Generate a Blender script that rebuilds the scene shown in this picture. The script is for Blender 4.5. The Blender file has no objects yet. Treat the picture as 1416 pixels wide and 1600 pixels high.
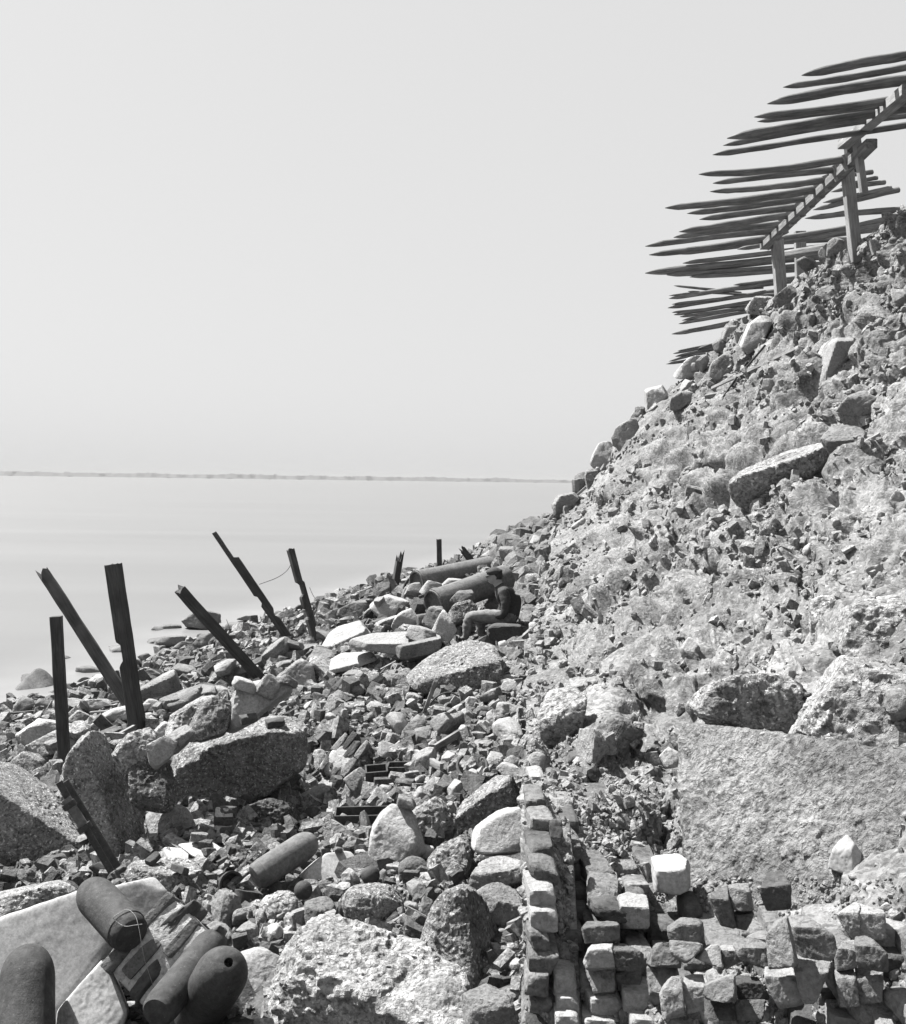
import bpy, bmesh, math, random
import numpy as np
from mathutils import Vector, Matrix, Euler

# ------------------------------------------------------------------ camera, sky, sun
SC = bpy.context.scene
COL = SC.collection
F = 1700.0            # focal length, in pixels of the 1416 x 1600 photograph
CX, CY = 708.0, 750.0
ROLL = math.radians(0.75)
CAMZ = 4.0            # camera height over the water
cam_d = bpy.data.cameras.new('camera')
cam = bpy.data.objects.new('camera', cam_d)
COL.objects.link(cam)
cam_d.sensor_fit = 'VERTICAL'
cam_d.sensor_height = 36.0
cam_d.lens = F / 1600.0 * 36.0
cam_d.shift_y = -(800.0 - CY) / 1600.0
cam_d.clip_start = 0.1
cam_d.clip_end = 20000.0
cam.matrix_world = Matrix.Translation((0, 0, CAMZ)) @ Matrix.Rotation(math.radians(90), 4, 'X') @ Matrix.Rotation(ROLL, 4, 'Z')
SC.camera = cam

SUN_DIR = Vector((-0.50, 0.26, 0.83)).normalized()      # towards the sun
elev = math.asin(SUN_DIR.z)
azim = math.atan2(SUN_DIR.x, SUN_DIR.y)
world = bpy.data.worlds.new('World')
SC.world = world
world.use_nodes = True
wn, wl = world.node_tree.nodes, world.node_tree.links
wn.clear()
w_out = wn.new('ShaderNodeOutputWorld')
w_bg = wn.new('ShaderNodeBackground')
w_sky = wn.new('ShaderNodeTexSky')
w_sky.sky_type = 'NISHITA'
w_sky.sun_disc = False
w_sky.sun_elevation = elev
w_sky.sun_rotation = azim
w_sky.altitude = 0
w_sky.air_density = 1.0
w_sky.dust_density = 3.0
w_bw = wn.new('ShaderNodeRGBToBW')                       # the plate records no colour
w_mix = wn.new('ShaderNodeMix'); w_mix.data_type = 'FLOAT'
w_mix.inputs[0].default_value = 0.93
w_mix.inputs[3].default_value = SKY_CONST = 1.88
w_bg.inputs['Strength'].default_value = 0.11
wl.new(w_sky.outputs[0], w_bw.inputs[0])
wl.new(w_bw.outputs[0], w_mix.inputs[2])
wl.new(w_mix.outputs[0], w_bg.inputs['Color'])
wl.new(w_bg.outputs[0], w_out.inputs['Surface'])

sun_d = bpy.data.lights.new('sun', 'SUN')
sun_d.energy = 5.0
sun_d.angle = math.radians(0.6)
sun_d.color = (1.0, 0.992, 0.98)
sun = bpy.data.objects.new('sun', sun_d)
COL.objects.link(sun)
sun.rotation_euler = SUN_DIR.to_track_quat('Z', 'Y').to_euler()
sun.location = (0, 0, 40)

SC.view_settings.view_transform = 'Standard'
SC.view_settings.look = 'None'
SC.view_settings.gamma = 1.0
SC.view_settings.exposure = 1.82
SC.view_settings.use_curve_mapping = False
SC.render.engine = 'CYCLES'
SC.cycles.max_bounces = 5
SC.cycles.diffuse_bounces = 2
SC.cycles.glossy_bounces = 2
SC.cycles.volume_bounces = 0
SC.cycles.volume_step_rate = 10

# ------------------------------------------------------------------ helpers
RNG = np.random.default_rng(11)
random.seed(5)

def unproj(px, py, Y):
    """a sight line of the photograph, followed to the distance Y"""
    a = px - CX; b = -(py - CY)
    c, s = math.cos(ROLL), math.sin(ROLL)
    ta = a * c - b * s; tb = a * s + b * c
    return np.stack(np.broadcast_arrays(ta / F * Y, Y, CAMZ + tb / F * Y), -1).astype(float)

_perm = RNG.permutation(4096).astype(np.int64)
_grad = RNG.normal(size=(4096, 3)); _grad /= np.linalg.norm(_grad, axis=1)[:, None]
_rnd = RNG.random((4096, 4))

def _hash(i, j, k):
    return _perm[(_perm[(_perm[i & 4095] + j) & 4095] + k) & 4095]

def perlin(p):
    q = np.floor(p).astype(np.int64); f = p - q
    u = f * f * f * (f * (f * 6 - 15) + 10)
    out = 0.0
    for dx in (0, 1):
        for dy in (0, 1):
            for dz in (0, 1):
                g = _grad[_hash(q[:, 0] + dx, q[:, 1] + dy, q[:, 2] + dz)]
                d = g[:, 0] * (f[:, 0] - dx) + g[:, 1] * (f[:, 1] - dy) + g[:, 2] * (f[:, 2] - dz)
                w = (u[:, 0] if dx else 1 - u[:, 0]) * (u[:, 1] if dy else 1 - u[:, 1]) * (u[:, 2] if dz else 1 - u[:, 2])
                out = out + d * w
    return out * 1.5

def fbm(p, octs=4, gain=0.5, lac=2.03, ridge=False):
    a, s, t = 1.0, 0.0, 0.0
    for o in range(octs):
        n = perlin(p * (lac ** o) + 17.3 * o)
        if ridge: n = 0.6 - 1.6 * np.abs(n)
        s = s + a * n; t += a; a *= gain
    return s / t

def worley(p):
    """F1, F2 and the random numbers of the nearest cell"""
    q = np.floor(p).astype(np.int64); f = p - q
    d1 = np.full(len(p), 9.0); d2 = np.full(len(p), 9.0); idc = np.zeros(len(p), np.int64)
    for dx in (-1, 0, 1):
        for dy in (-1, 0, 1):
            for dz in (-1, 0, 1):
                h = _hash(q[:, 0] + dx, q[:, 1] + dy, q[:, 2] + dz)
                r = _rnd[h]
                d = (r[:, 0] + dx - f[:, 0]) ** 2 + (r[:, 1] + dy - f[:, 1]) ** 2 + (r[:, 2] + dz - f[:, 2]) ** 2
                near = d < d1
                d2 = np.where(near, d1, np.minimum(d2, d))
                idc = np.where(near, h, idc)
                d1 = np.where(near, d, d1)
    return np.sqrt(d1), np.sqrt(d2), _rnd[idc, 3]

def sstep(a, b, x):
    t = np.clip((x - a) / (b - a), 0, 1)
    return t * t * (3 - 2 * t)

def make_mesh(name, V, Fc, mats=None, smooth=True):
    V = np.asarray(V, float); Fc = np.asarray(Fc, np.int64)
    me = bpy.data.meshes.new(name)
    n, k = Fc.shape
    me.vertices.add(len(V)); me.vertices.foreach_set('co', V.astype(np.float32).ravel())
    me.loops.add(n * k); me.loops.foreach_set('vertex_index', Fc.astype(np.int32).ravel())
    me.polygons.add(n)
    me.polygons.foreach_set('loop_start', np.arange(0, n * k, k, dtype=np.int32))
    me.polygons.foreach_set('loop_total', np.full(n, k, np.int32))
    me.polygons.foreach_set('use_smooth', np.full(n, smooth, bool))
    me.update(calc_edges=True)
    for m in (mats or []): me.materials.append(m)
    return me

def link(name, me, loc=(0, 0, 0), rot=None, parent=None):
    o = bpy.data.objects.new(name, me); COL.objects.link(o)
    o.location = loc
    if rot is not None: o.rotation_euler = rot
    if parent is not None: o.parent = parent
    return o

def tag(o, label=None, cat=None, group=None, kind=None):
    if label: o['label'] = label
    if cat: o['category'] = cat
    if group: o['group'] = group
    if kind: o['kind'] = kind
    return o

def empty(name, loc, label, cat, group=None):
    o = bpy.data.objects.new(name, None); COL.objects.link(o); o.location = loc
    o.empty_display_size = 0.2
    return tag(o, label, cat, group)

def grid_faces(nu, nv):
    i = np.arange(nu * nv).reshape(nv, nu)
    return np.stack([i[:-1, :-1], i[:-1, 1:], i[1:, 1:], i[1:, :-1]], -1).reshape(-1, 4)

_cube_cache = {}
def cube_grid(n):
    """a welded cube shell with n x n quads a side"""
    if n in _cube_cache: return _cube_cache[n]
    idx = {}; V = []; Q = []
    def vid(a, b, c):
        k = (a, b, c)
        if k not in idx:
            idx[k] = len(V); V.append([2 * a / n - 1, 2 * b / n - 1, 2 * c / n - 1])
        return idx[k]
    for ax in range(3):
        for side in (0, n):
            for i in range(n):
                for j in range(n):
                    def c(ii, jj):
                        t = [0, 0, 0]; t[ax] = side; t[(ax + 1) % 3] = ii; t[(ax + 2) % 3] = jj
                        return vid(*t)
                    q = [c(i, j), c(i + 1, j), c(i + 1, j + 1), c(i, j + 1)]
                    Q.append(q if side else q[::-1])
    r = (np.array(V, float), np.array(Q, np.int64))
    _cube_cache[n] = r
    return r

def gauge_rock(planes, ext, n=20, p=18, seed=0, amp=0.06, fine=0.012, freq=1.0, pit=0.0, lump=0.0, chips=12, chipr=(0.84, 0.985)):
    """a stone: soft intersection of half spaces (normal, distance), worn and pitted"""
    V, Q = cube_grid(n)
    ext = np.asarray(ext, float)
    d = np.tan(V * 0.78) / math.tan(0.78) * ext
    L = np.linalg.norm(d, axis=1); d = d / L[:, None]
    N = np.array([x[0] for x in planes], float); N /= np.linalg.norm(N, axis=1)[:, None]
    D = np.array([max(x[1], 0.02) for x in planes], float)
    g = np.maximum(d @ N.T, 0) / D
    r = (g ** p).sum(1) ** (-1.0 / p)
    if chips:
        rg = np.random.default_rng(seed + 77)
        nn = rg.normal(size=(chips, 3)); nn /= np.linalg.norm(nn, axis=1)[:, None]
        sup = ((d * r[:, None]) @ nn.T).max(0) * rg.uniform(chipr[0], chipr[1], chips)
        g = np.maximum(d @ nn.T, 0) / np.maximum(sup, 0.01)
        r = np.minimum(r, ((r ** -p) + (g ** (p * 2)).sum(1) ** 0.5) ** (-1.0 / p)) if False else ((r ** -float(p * 2)) + (g ** (p * 2)).sum(1)) ** (-1.0 / (p * 2))
    r = np.minimum(r, 1.6 * L.max() * 3)
    P = d * r[:, None]
    size = float(np.mean(np.sort(ext)[1:]))
    off = seed * 7.31
    disp = amp * size * (0.55 * fbm(P / (size * 0.9) * freq + off, 2) + 0.6 * fbm(P / (size * 0.25) * freq + off, 4, 0.6, ridge=True))
    if fine: disp = disp + fine * fbm(P / 0.05 + off, 3, 0.6, ridge=True)
    if lump:
        f1, f2, rr = worley(P / 0.035 + off)
        disp = disp + lump * (rr - 0.4) * np.clip(1.0 - f1 * 1.1, 0, 1)
    if pit:
        w = perlin(P / (size * 0.28) + off + 50)
        disp = disp - pit * size * np.clip(w - 0.28, 0, 1)
    P = P + d * disp[:, None]
    return P, Q

# ------------------------------------------------------------------ materials
def new_mat(name):
    m = bpy.data.materials.new(name); m.use_nodes = True
    nt = m.node_tree; nt.nodes.clear()
    out = nt.nodes.new('ShaderNodeOutputMaterial'); b = nt.nodes.new('ShaderNodeBsdfPrincipled')
    nt.links.new(b.outputs[0], out.inputs['Surface'])
    b.inputs['Specular IOR Level'].default_value = 0.25
    return m, nt, b

def nd(nt, t, **kw):
    n = nt.nodes.new(t)
    for k, v in kw.items():
        if k.startswith('i_'): n.inputs[k[2:].replace('_', ' ')].default_value = v
        else: setattr(n, k, v)
    return n

def ramp(nt, src, stops):
    r = nd(nt, 'ShaderNodeValToRGB')
    e = r.color_ramp.elements
    while len(e) < len(stops): e.new(0.5)
    for el, (pos, v) in zip(e, stops):
        el.position = pos; el.color = (v, v * 0.99, v * 0.975, 1) if False else (v, v, v, 1)
    nt.links.new(src, r.inputs[0])
    return r.outputs[0]

def mathn(nt, op, a, b=None, clamp=False):
    m = nd(nt, 'ShaderNodeMath', operation=op, use_clamp=clamp)
    for i, v in enumerate((a, b)):
        if v is None: continue
        if isinstance(v, (int, float)): m.inputs[i].default_value = v
        else: nt.links.new(v, m.inputs[i])
    return m.outputs[0]

def coords(nt, kind='Object', vary=True):
    tc = nd(nt, 'ShaderNodeNewGeometry') if kind == 'Position' else nd(nt, 'ShaderNodeTexCoord')
    if not vary: return tc.outputs[kind]
    oi = nd(nt, 'ShaderNodeObjectInfo')
    v = nd(nt, 'ShaderNodeVectorMath', operation='ADD')
    s = nd(nt, 'ShaderNodeVectorMath', operation='SCALE'); s.inputs['Scale'].default_value = 37.0
    cmb = nd(nt, 'ShaderNodeCombineXYZ')
    for i in range(3): nt.links.new(oi.outputs['Random'], cmb.inputs[i])
    nt.links.new(cmb.outputs[0], s.inputs[0])
    nt.links.new(tc.outputs[kind], v.inputs[0]); nt.links.new(s.outputs[0], v.inputs[1])
    return v.outputs[0]

def noise(nt, vec, scale, detail=5, rough=0.6, dist=0.0):
    n = nd(nt, 'ShaderNodeTexNoise'); n.inputs['Scale'].default_value = scale
    n.inputs['Detail'].default_value = detail; n.inputs['Roughness'].default_value = rough
    n.inputs['Distortion'].default_value = dist
    nt.links.new(vec, n.inputs['Vector'])
    return n.outputs[0]

def voro(nt, vec, scale, feature='F1', out='Distance', rnd=1.0):
    n = nd(nt, 'ShaderNodeTexVoronoi', feature=feature); n.inputs['Scale'].default_value = scale
    n.inputs['Randomness'].default_value = rnd
    nt.links.new(vec, n.inputs['Vector'])
    return n.outputs[out]

def stone_mat(name, lo, hi, flake=0.0, pitdark=0.0, fscale=45.0, bump=0.5, bdist=0.012, vary=0.35, nscale=4.0, stretch=None, blotch=0.0, grain=60.0):
    """lo..hi the stone's own tones; flake: pale shell chips; pitdark: dark pores"""
    m, nt, b = new_mat(name)
    vec = coords(nt, 'Position')
    if stretch:
        mp = nd(nt, 'ShaderNodeMapping'); mp.inputs['Scale'].default_value = stretch
        mp.inputs['Rotation'].default_value = (0.3, 0.2, 0.4)
        nt.links.new(vec, mp.inputs['Vector']); vec = mp.outputs[0]
    n1 = noise(nt, vec, nscale, 8, 0.65, 0.4)
    col = ramp(nt, n1, [(0.30, lo), (0.5, (lo + hi) / 2), (0.70, hi)])
    height = mathn(nt, 'MULTIPLY', n1, 0.8)
    g = noise(nt, vec, grain, 6, 0.75)
    height = mathn(nt, 'ADD', height, mathn(nt, 'MULTIPLY', g, 0.9))
    col = mathn(nt, 'MULTIPLY', col, mathn(nt, 'ADD', 0.10, mathn(nt, 'MULTIPLY', g, 1.8)))
    mid = noise(nt, vec, 17.0, 5, 0.65)
    height = mathn(nt, 'ADD', height, mathn(nt, 'MULTIPLY', mid, 1.6))
    if blotch:
        bb = noise(nt, vec, 1.7, 3, 0.5, 0.8)
        col = mathn(nt, 'MULTIPLY', col, ramp(nt, bb, [(0.38, 1 - blotch), (0.62, 1.0)]))
    if flake:
        v = nd(nt, 'ShaderNodeTexVoronoi', feature='F1'); v.inputs['Scale'].default_value = fscale
        wv = nd(nt, 'ShaderNodeVectorMath', operation='ADD')
        nz = nd(nt, 'ShaderNodeTexNoise'); nz.inputs['Scale'].default_value = 9.0
        nt.links.new(vec, nz.inputs['Vector'])
        sc = nd(nt, 'ShaderNodeVectorMath', operation='SCALE'); sc.inputs['Scale'].default_value = 0.10
        nt.links.new(nz.outputs['Color'], sc.inputs[0])
        nt.links.new(vec, wv.inputs[0]); nt.links.new(sc.outputs[0], wv.inputs[1])
        nz2 = nd(nt, 'ShaderNodeTexNoise'); nz2.inputs['Scale'].default_value = 55.0; nz2.inputs['Detail'].default_value = 3
        nt.links.new(vec, nz2.inputs['Vector'])
        sc2 = nd(nt, 'ShaderNodeVectorMath', operation='SCALE'); sc2.inputs['Scale'].default_value = 0.028
        nt.links.new(nz2.outputs['Color'], sc2.inputs[0])
        wv2 = nd(nt, 'ShaderNodeVectorMath', operation='ADD')
        nt.links.new(wv.outputs[0], wv2.inputs[0]); nt.links.new(sc2.outputs[0], wv2.inputs[1])
        nt.links.new(wv2.outputs[0], v.inputs['Vector'])
        sep = nd(nt, 'ShaderNodeSeparateColor'); nt.links.new(v.outputs['Color'], sep.inputs[0])
        fl = ramp(nt, sep.outputs[0], [(0.70, 0.0), (0.78, 1.0)])
        dist = ramp(nt, v.outputs['Distance'], [(0.30, 1.0), (0.50, 0.0)])
        flk = mathn(nt, 'MULTIPLY', fl, dist)
        col = mathn(nt, 'ADD', col, mathn(nt, 'MULTIPLY', flk, flake))
        dk = ramp(nt, sep.outputs[1], [(0.62, 1.0), (0.72, 0.62)])
        col = mathn(nt, 'MULTIPLY', col, dk)
        height = mathn(nt, 'ADD', height, mathn(nt, 'MULTIPLY', mathn(nt, 'MULTIPLY', sep.outputs[2], dist), 0.55))
    if pitdark:
        p1 = noise(nt, vec, 34.0, 5, 0.7, 0.3)
        p2 = ramp(nt, p1, [(0.36, 1.0 - pitdark), (0.47, 1.0)])
        col = mathn(nt, 'MULTIPLY', col, p2)
        height = mathn(nt, 'ADD', height, mathn(nt, 'MULTIPLY', p2, 0.6))
    oi = nd(nt, 'ShaderNodeObjectInfo')
    col = mathn(nt, 'MULTIPLY', col, mathn(nt, 'ADD', 1 - vary / 2, mathn(nt, 'MULTIPLY', oi.outputs['Random'], vary)))
    cmb = nd(nt, 'ShaderNodeCombineColor')
    for i in range(3): nt.links.new(col, cmb.inputs[i])
    nt.links.new(cmb.outputs[0], b.inputs['Base Color'])
    b.inputs['Roughness'].default_value = 0.92
    bp = nd(nt, 'ShaderNodeBump'); bp.inputs['Strength'].default_value = bump
    bp.inputs['Distance'].default_value = bdist
    nt.links.new(height, bp.inputs['Height']); nt.links.new(bp.outputs[0], b.inputs['Normal'])
    return m

M = {}
M['coquina'] = stone_mat('shell_concrete', 0.12, 0.27, flake=0.26, pitdark=0.55, fscale=52, bump=0.9, bdist=0.02)
M['coquina_shaded'] = stone_mat('shaded_shell_concrete', 0.05, 0.13, flake=0.20, pitdark=0.6, fscale=48, bump=0.9, bdist=0.02)  # same shell concrete in a darker copy, shade put into its colour
M['coquina_pale'] = stone_mat('pale_shell_concrete', 0.16, 0.34, flake=0.20, pitdark=0.5, fscale=40, bump=0.9, bdist=0.02, vary=0.2)
M['stone'] = stone_mat('grey_stone', 0.11, 0.22, pitdark=0.35, bump=0.9, bdist=0.015, nscale=3.0, blotch=0.25, vary=0.5)
M['pale'] = stone_mat('pale_stone', 0.19, 0.30, pitdark=0.2, bump=0.7, bdist=0.014, nscale=2.5, blotch=0.15, vary=0.25)
M['white'] = stone_mat('white_limestone', 0.24, 0.31, pitdark=0.0, bump=0.12, bdist=0.004, nscale=2.0, blotch=0.12, vary=0.1)
M['dark'] = stone_mat('dark_stone', 0.04, 0.09, pitdark=0.3, bump=0.6, nscale=4.0, vary=0.4)
M['wet'] = stone_mat('wet_rock', 0.07, 0.16, pitdark=0.3, bump=0.6, nscale=3.0, vary=0.3)
M['brick'] = stone_mat('worn_brick', 0.055, 0.13, pitdark=0.4, bump=0.8, bdist=0.01, nscale=7.0, vary=1.0, blotch=0.3)
M['brick_dark'] = stone_mat('dark_brick', 0.035, 0.07, pitdark=0.2, bump=0.4, bdist=0.005, nscale=9.0, vary=0.3)
M['mortar'] = stone_mat('lime_mortar', 0.26, 0.40, pitdark=0.4, bump=0.8, bdist=0.01, nscale=9.0, vary=0.1)
M['rubble'] = stone_mat('fine_rubble', 0.12, 0.27, flake=0.08, pitdark=0.3, fscale=30, bump=0.8, bdist=0.02, nscale=6, vary=0.0)
M['chips'] = stone_mat('brick_chips', 0.04, 0.11, pitdark=0.3, bump=0.8, bdist=0.02, nscale=9, vary=0.0)
M['crumbs'] = stone_mat('mortar_crumbs', 0.14, 0.23, flake=0.05, pitdark=0.25, bump=0.7, bdist=0.015, nscale=4, vary=0.0)
M['debris'] = stone_mat('mortar_debris', 0.125, 0.205, flake=0.07, pitdark=0.25, fscale=42, bump=0.5, bdist=0.02, nscale=1.3, blotch=0.38, grain=40, vary=0.0)
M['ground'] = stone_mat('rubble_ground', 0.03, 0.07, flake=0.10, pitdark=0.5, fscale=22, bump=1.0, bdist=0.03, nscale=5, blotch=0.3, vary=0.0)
M['plaster'] = stone_mat('smooth_concrete_face', 0.14, 0.25, flake=0.05, pitdark=0.45, fscale=60, bump=0.8, bdist=0.02, nscale=1.6, blotch=0.35, vary=0.0)

def iron_mat(name, lo, hi, rough=0.55, spots=True):
    m, nt, b = new_mat(name)
    vec = coords(nt)
    n1 = noise(nt, vec, 7.0, 8, 0.7)
    col = ramp(nt, n1, [(0.3, lo), (0.7, hi)])
    col = mathn(nt, 'MULTIPLY', col, ramp(nt, noise(nt, vec, 30.0, 6, 0.75), [(0.3, 0.4), (0.7, 1.7 if False else 1.0)]))
    col = mathn(nt, 'MULTIPLY', col, 1.4)
    if spots:
        v = voro(nt, vec, 42.0)
        col = mathn(nt, 'ADD', col, mathn(nt, 'MULTIPLY', ramp(nt, v, [(0.06, 1.0), (0.13, 0.0)]), 0.06))
    cmb = nd(nt, 'ShaderNodeCombineColor')
    for i in range(3): nt.links.new(col, cmb.inputs[i])
    nt.links.new(cmb.outputs[0], b.inputs['Base Color'])
    b.inputs['Roughness'].default_value = rough + 0.2; b.inputs['Specular IOR Level'].default_value = 0.18
    bp = nd(nt, 'ShaderNodeBump'); bp.inputs['Strength'].default_value = 0.8; bp.inputs['Distance'].default_value = 0.006
    nt.links.new(noise(nt, vec, 45.0, 7, 0.75), bp.inputs['Height']); nt.links.new(bp.outputs[0], b.inputs['Normal'])
    return m
M['iron'] = iron_mat('rusted_iron', 0.022, 0.055)
M['iron_grey'] = iron_mat('grey_rusted_iron', 0.07, 0.125, 0.65, False)
M['iron_pale'] = iron_mat('pale_scoured_iron', 0.16, 0.26, 0.5, False)

def wood_mat(name, lo, hi, sc=6.0):
    m, nt, b = new_mat(name)
    vec = coords(nt)
    mp = nd(nt, 'ShaderNodeMapping'); mp.inputs['Scale'].default_value = (1, 1, 0.07)
    nt.links.new(vec, mp.inputs['Vector'])
    n1 = noise(nt, mp.outputs[0], sc * 8, 6, 0.7, 0.5)
    n2 = noise(nt, vec, 2.5, 4, 0.6)
    col = ramp(nt, n1, [(0.35, lo), (0.65, hi)])
    col = mathn(nt, 'MULTIPLY', col, ramp(nt, n2, [(0.3, 0.6), (0.7, 1.15)]))
    cmb = nd(nt, 'ShaderNodeCombineColor')
    for i in range(3): nt.links.new(col, cmb.inputs[i])
    nt.links.new(cmb.outputs[0], b.inputs['Base Color'])
    b.inputs['Roughness'].default_value = 0.85
    bp = nd(nt, 'ShaderNodeBump'); bp.inputs['Strength'].default_value = 0.7; bp.inputs['Distance'].default_value = 0.008
    nt.links.new(n1, bp.inputs['Height']); nt.links.new(bp.outputs[0], b.inputs['Normal'])
    return m
M['pile'] = wood_mat('tarred_timber', 0.024, 0.062)
M['log'] = wood_mat('weathered_log', 0.075, 0.19)
M['sawn'] = wood_mat('sawn_timber', 0.13, 0.26)
M['board'] = wood_mat('grey_board', 0.10, 0.22)
M['board_dark'] = wood_mat('dark_board', 0.025, 0.06)

def plain_mat(name, v, rough=0.9, ns=40.0, var=0.35):
    m, nt, b = new_mat(name)
    vec = coords(nt)
    col = ramp(nt, noise(nt, vec, ns, 4, 0.6), [(0.3, v * (1 - var)), (0.7, v * (1 + var))])
    nt.links.new(col, b.inputs['Base Color']); b.inputs['Roughness'].default_value = rough
    return m
M['jacket'] = plain_mat('dark_wool', 0.035)
M['trousers'] = plain_mat('pale_trousers', 0.13, ns=25)
M['skin'] = plain_mat('skin', 0.24, 0.6, var=0.1)
M['hair'] = plain_mat('dark_hair', 0.03)
M['shoe'] = plain_mat('shoe_leather', 0.05, 0.6)
# ------------------------------------------------------------------ the ground under the rubble
_Yk = [0, 19, 21, 26, 31.6, 35, 40, 60, 90]
_Xk = [-8.5, -7.6, -6.6, -6.2, -4.9, -3.9, -2.4, 2.0, 12.0]
def ground_raw(X, Y):
    xs = np.interp(Y, _Yk, _Xk)
    xr = np.maximum(xs + 4.0, 0.0)
    H = np.interp(Y, [0, 18, 23, 30, 36, 90], [1.62, 1.62, 1.85, 1.6, 1.3, 1.2])
    t = (X - xs) / (xr - xs)
    z = H * np.where(t < 1, t, 1 + 0.0 * t)
    z = z + np.maximum(X - xr, 0) * np.interp(Y, [0, 10, 22, 40], [0.05, 0.12, 0.42, 0.46])
    z = np.where(z < 0, z * 1.2, z)
    z = np.maximum(z, -1.6)
    z = z - 0.40 * np.exp(-(((X + 1.25) / 0.55) ** 2 + ((Y - 9.6) / 1.3) ** 2))
    z = z - 0.12 * np.exp(-(((X + 0.5) / 0.6) ** 2 + ((Y - 10.6) / 1.5) ** 2))
    z = z + 0.16 * np.exp(-(((X + 1.1) / 0.55) ** 2 + ((Y - 12.6) / 1.0) ** 2))
    return z
def ground_full(X, Y):
    z = ground_raw(X, Y)
    P = np.stack([X, Y, X * 0], -1)
    w = sstep(-1.5, -0.2, z)
    z = z + w * 0.13 * fbm(P / 1.1, 3) + w * 0.05 * fbm(P / 0.28 + 9, 3)
    return z
GX = np.arange(-16, 9.01, 0.06); GY = np.arange(1.5, 75.01, 0.06)
_gx, _gy = np.meshgrid(GX, GY)
HG = ground_full(_gx.ravel(), _gy.ravel()).reshape(_gx.shape)
def ground(X, Y):
    X = np.clip(np.asarray(X, float), GX[0], GX[-1] - 0.07); Y = np.clip(np.asarray(Y, float), GY[0], GY[-1] - 0.07)
    i = (X - GX[0]) / 0.06; j = (Y - GY[0]) / 0.06
    i0 = i.astype(int); j0 = j.astype(int); fi = i - i0; fj = j - j0
    return (HG[j0, i0] * (1 - fi) * (1 - fj) + HG[j0, i0 + 1] * fi * (1 - fj) + HG[j0 + 1, i0] * (1 - fi) * fj + HG[j0 + 1, i0 + 1] * fi * fj)
_YM = np.geomspace(3.0, 72, 1400)
def ghit(px, py, water=False):
    """distance at which the sight line meets the ground (or the water)"""
    P = unproj(px, py, _YM)
    g = ground(P[:, 0], P[:, 1])
    if water: g = np.maximum(g, 0.0)
    below = np.nonzero(P[:, 2] < g)[0]
    return float(_YM[below[0]]) if len(below) else 40.0

xs = np.concatenate([[-6000, -800, -100, -30], np.arange(-16, -6, 0.12), np.arange(-6, 5, 0.045), np.arange(5, 9, 0.3), [30, 200, 6000]])
ys = np.concatenate([[-60, -8, 0, 1.5], np.geomspace(3.0, 70, 620), [120, 400, 1500, 9000]])
gx, gy = np.meshgrid(xs, ys)
gz = ground_full(np.clip(gx, -16, 9).ravel(), np.clip(gy, 1.5, 75).ravel()).reshape(gx.shape)
gz[(gx < -20) | (gy > 75)] = -1.6
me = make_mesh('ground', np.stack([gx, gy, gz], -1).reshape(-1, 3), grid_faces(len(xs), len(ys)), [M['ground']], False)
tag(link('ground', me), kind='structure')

# ------------------------------------------------------------------ water, smoothed by a long exposure
m, nt, b = new_mat('still_milky_water')
tc = nd(nt, 'ShaderNodeTexCoord')
mp = nd(nt, 'ShaderNodeMapping'); mp.inputs['Scale'].default_value = (0.02, 0.12, 1)
nt.links.new(tc.outputs['Object'], mp.inputs['Vector'])
n1 = noise(nt, mp.outputs[0], 1.0, 5, 0.6)
fa = nd(nt, 'ShaderNodeAttribute'); fa.attribute_name = 'foam'
wc = mathn(nt, 'ADD', ramp(nt, n1, [(0.3, 0.085), (0.7, 0.103)]), mathn(nt, 'MULTIPLY', fa.outputs['Fac'], mathn(nt, 'ADD', 0.0, mathn(nt, 'MULTIPLY', noise(nt, tc.outputs['Object'], 0.7, 4, 0.6), 0.075))))
nt.links.new(wc, b.inputs['Base Color'])
b.inputs['Roughness'].default_value = 0.35
b.inputs['Specular IOR Level'].default_value = 0.5
bp = nd(nt, 'ShaderNodeBump'); bp.inputs['Strength'].default_value = 0.10; bp.inputs['Distance'].default_value = 0.05
mp2 = nd(nt, 'ShaderNodeMapping'); mp2.inputs['Scale'].default_value = (0.25, 1.4, 1)
nt.links.new(tc.outputs['Object'], mp2.inputs['Vector'])
nt.links.new(noise(nt, mp2.outputs[0], 1.0, 4, 0.6), bp.inputs['Height']); nt.links.new(bp.outputs[0], b.inputs['Normal'])
M['water'] = m
# (open water; the ground rises through it along the shore)
wx = np.concatenate([[-6000, -600, -60, -25], np.arange(-16, 4, 0.25), [6, 30, 600, 6000]]); wy = np.concatenate([[-60, 4], np.geomspace(8, 70, 170), [200, 1000, 9000]])
ax_, ay_ = np.meshgrid(wx, wy)
gh = ground(ax_.ravel(), ay_.ravel())
foam = sstep(-1.3, -0.1, gh) * (ax_.ravel() > -15.9) * (ay_.ravel() < 69)
me = make_mesh('water', np.stack([ax_.ravel(), ay_.ravel(), ax_.ravel() * 0], -1), grid_faces(len(wx), len(wy)), [m], False)
at = me.attributes.new('foam', 'FLOAT', 'POINT'); at.data.foreach_set('value', foam.astype(np.float32))
tag(link('water', me), kind='structure')

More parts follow.
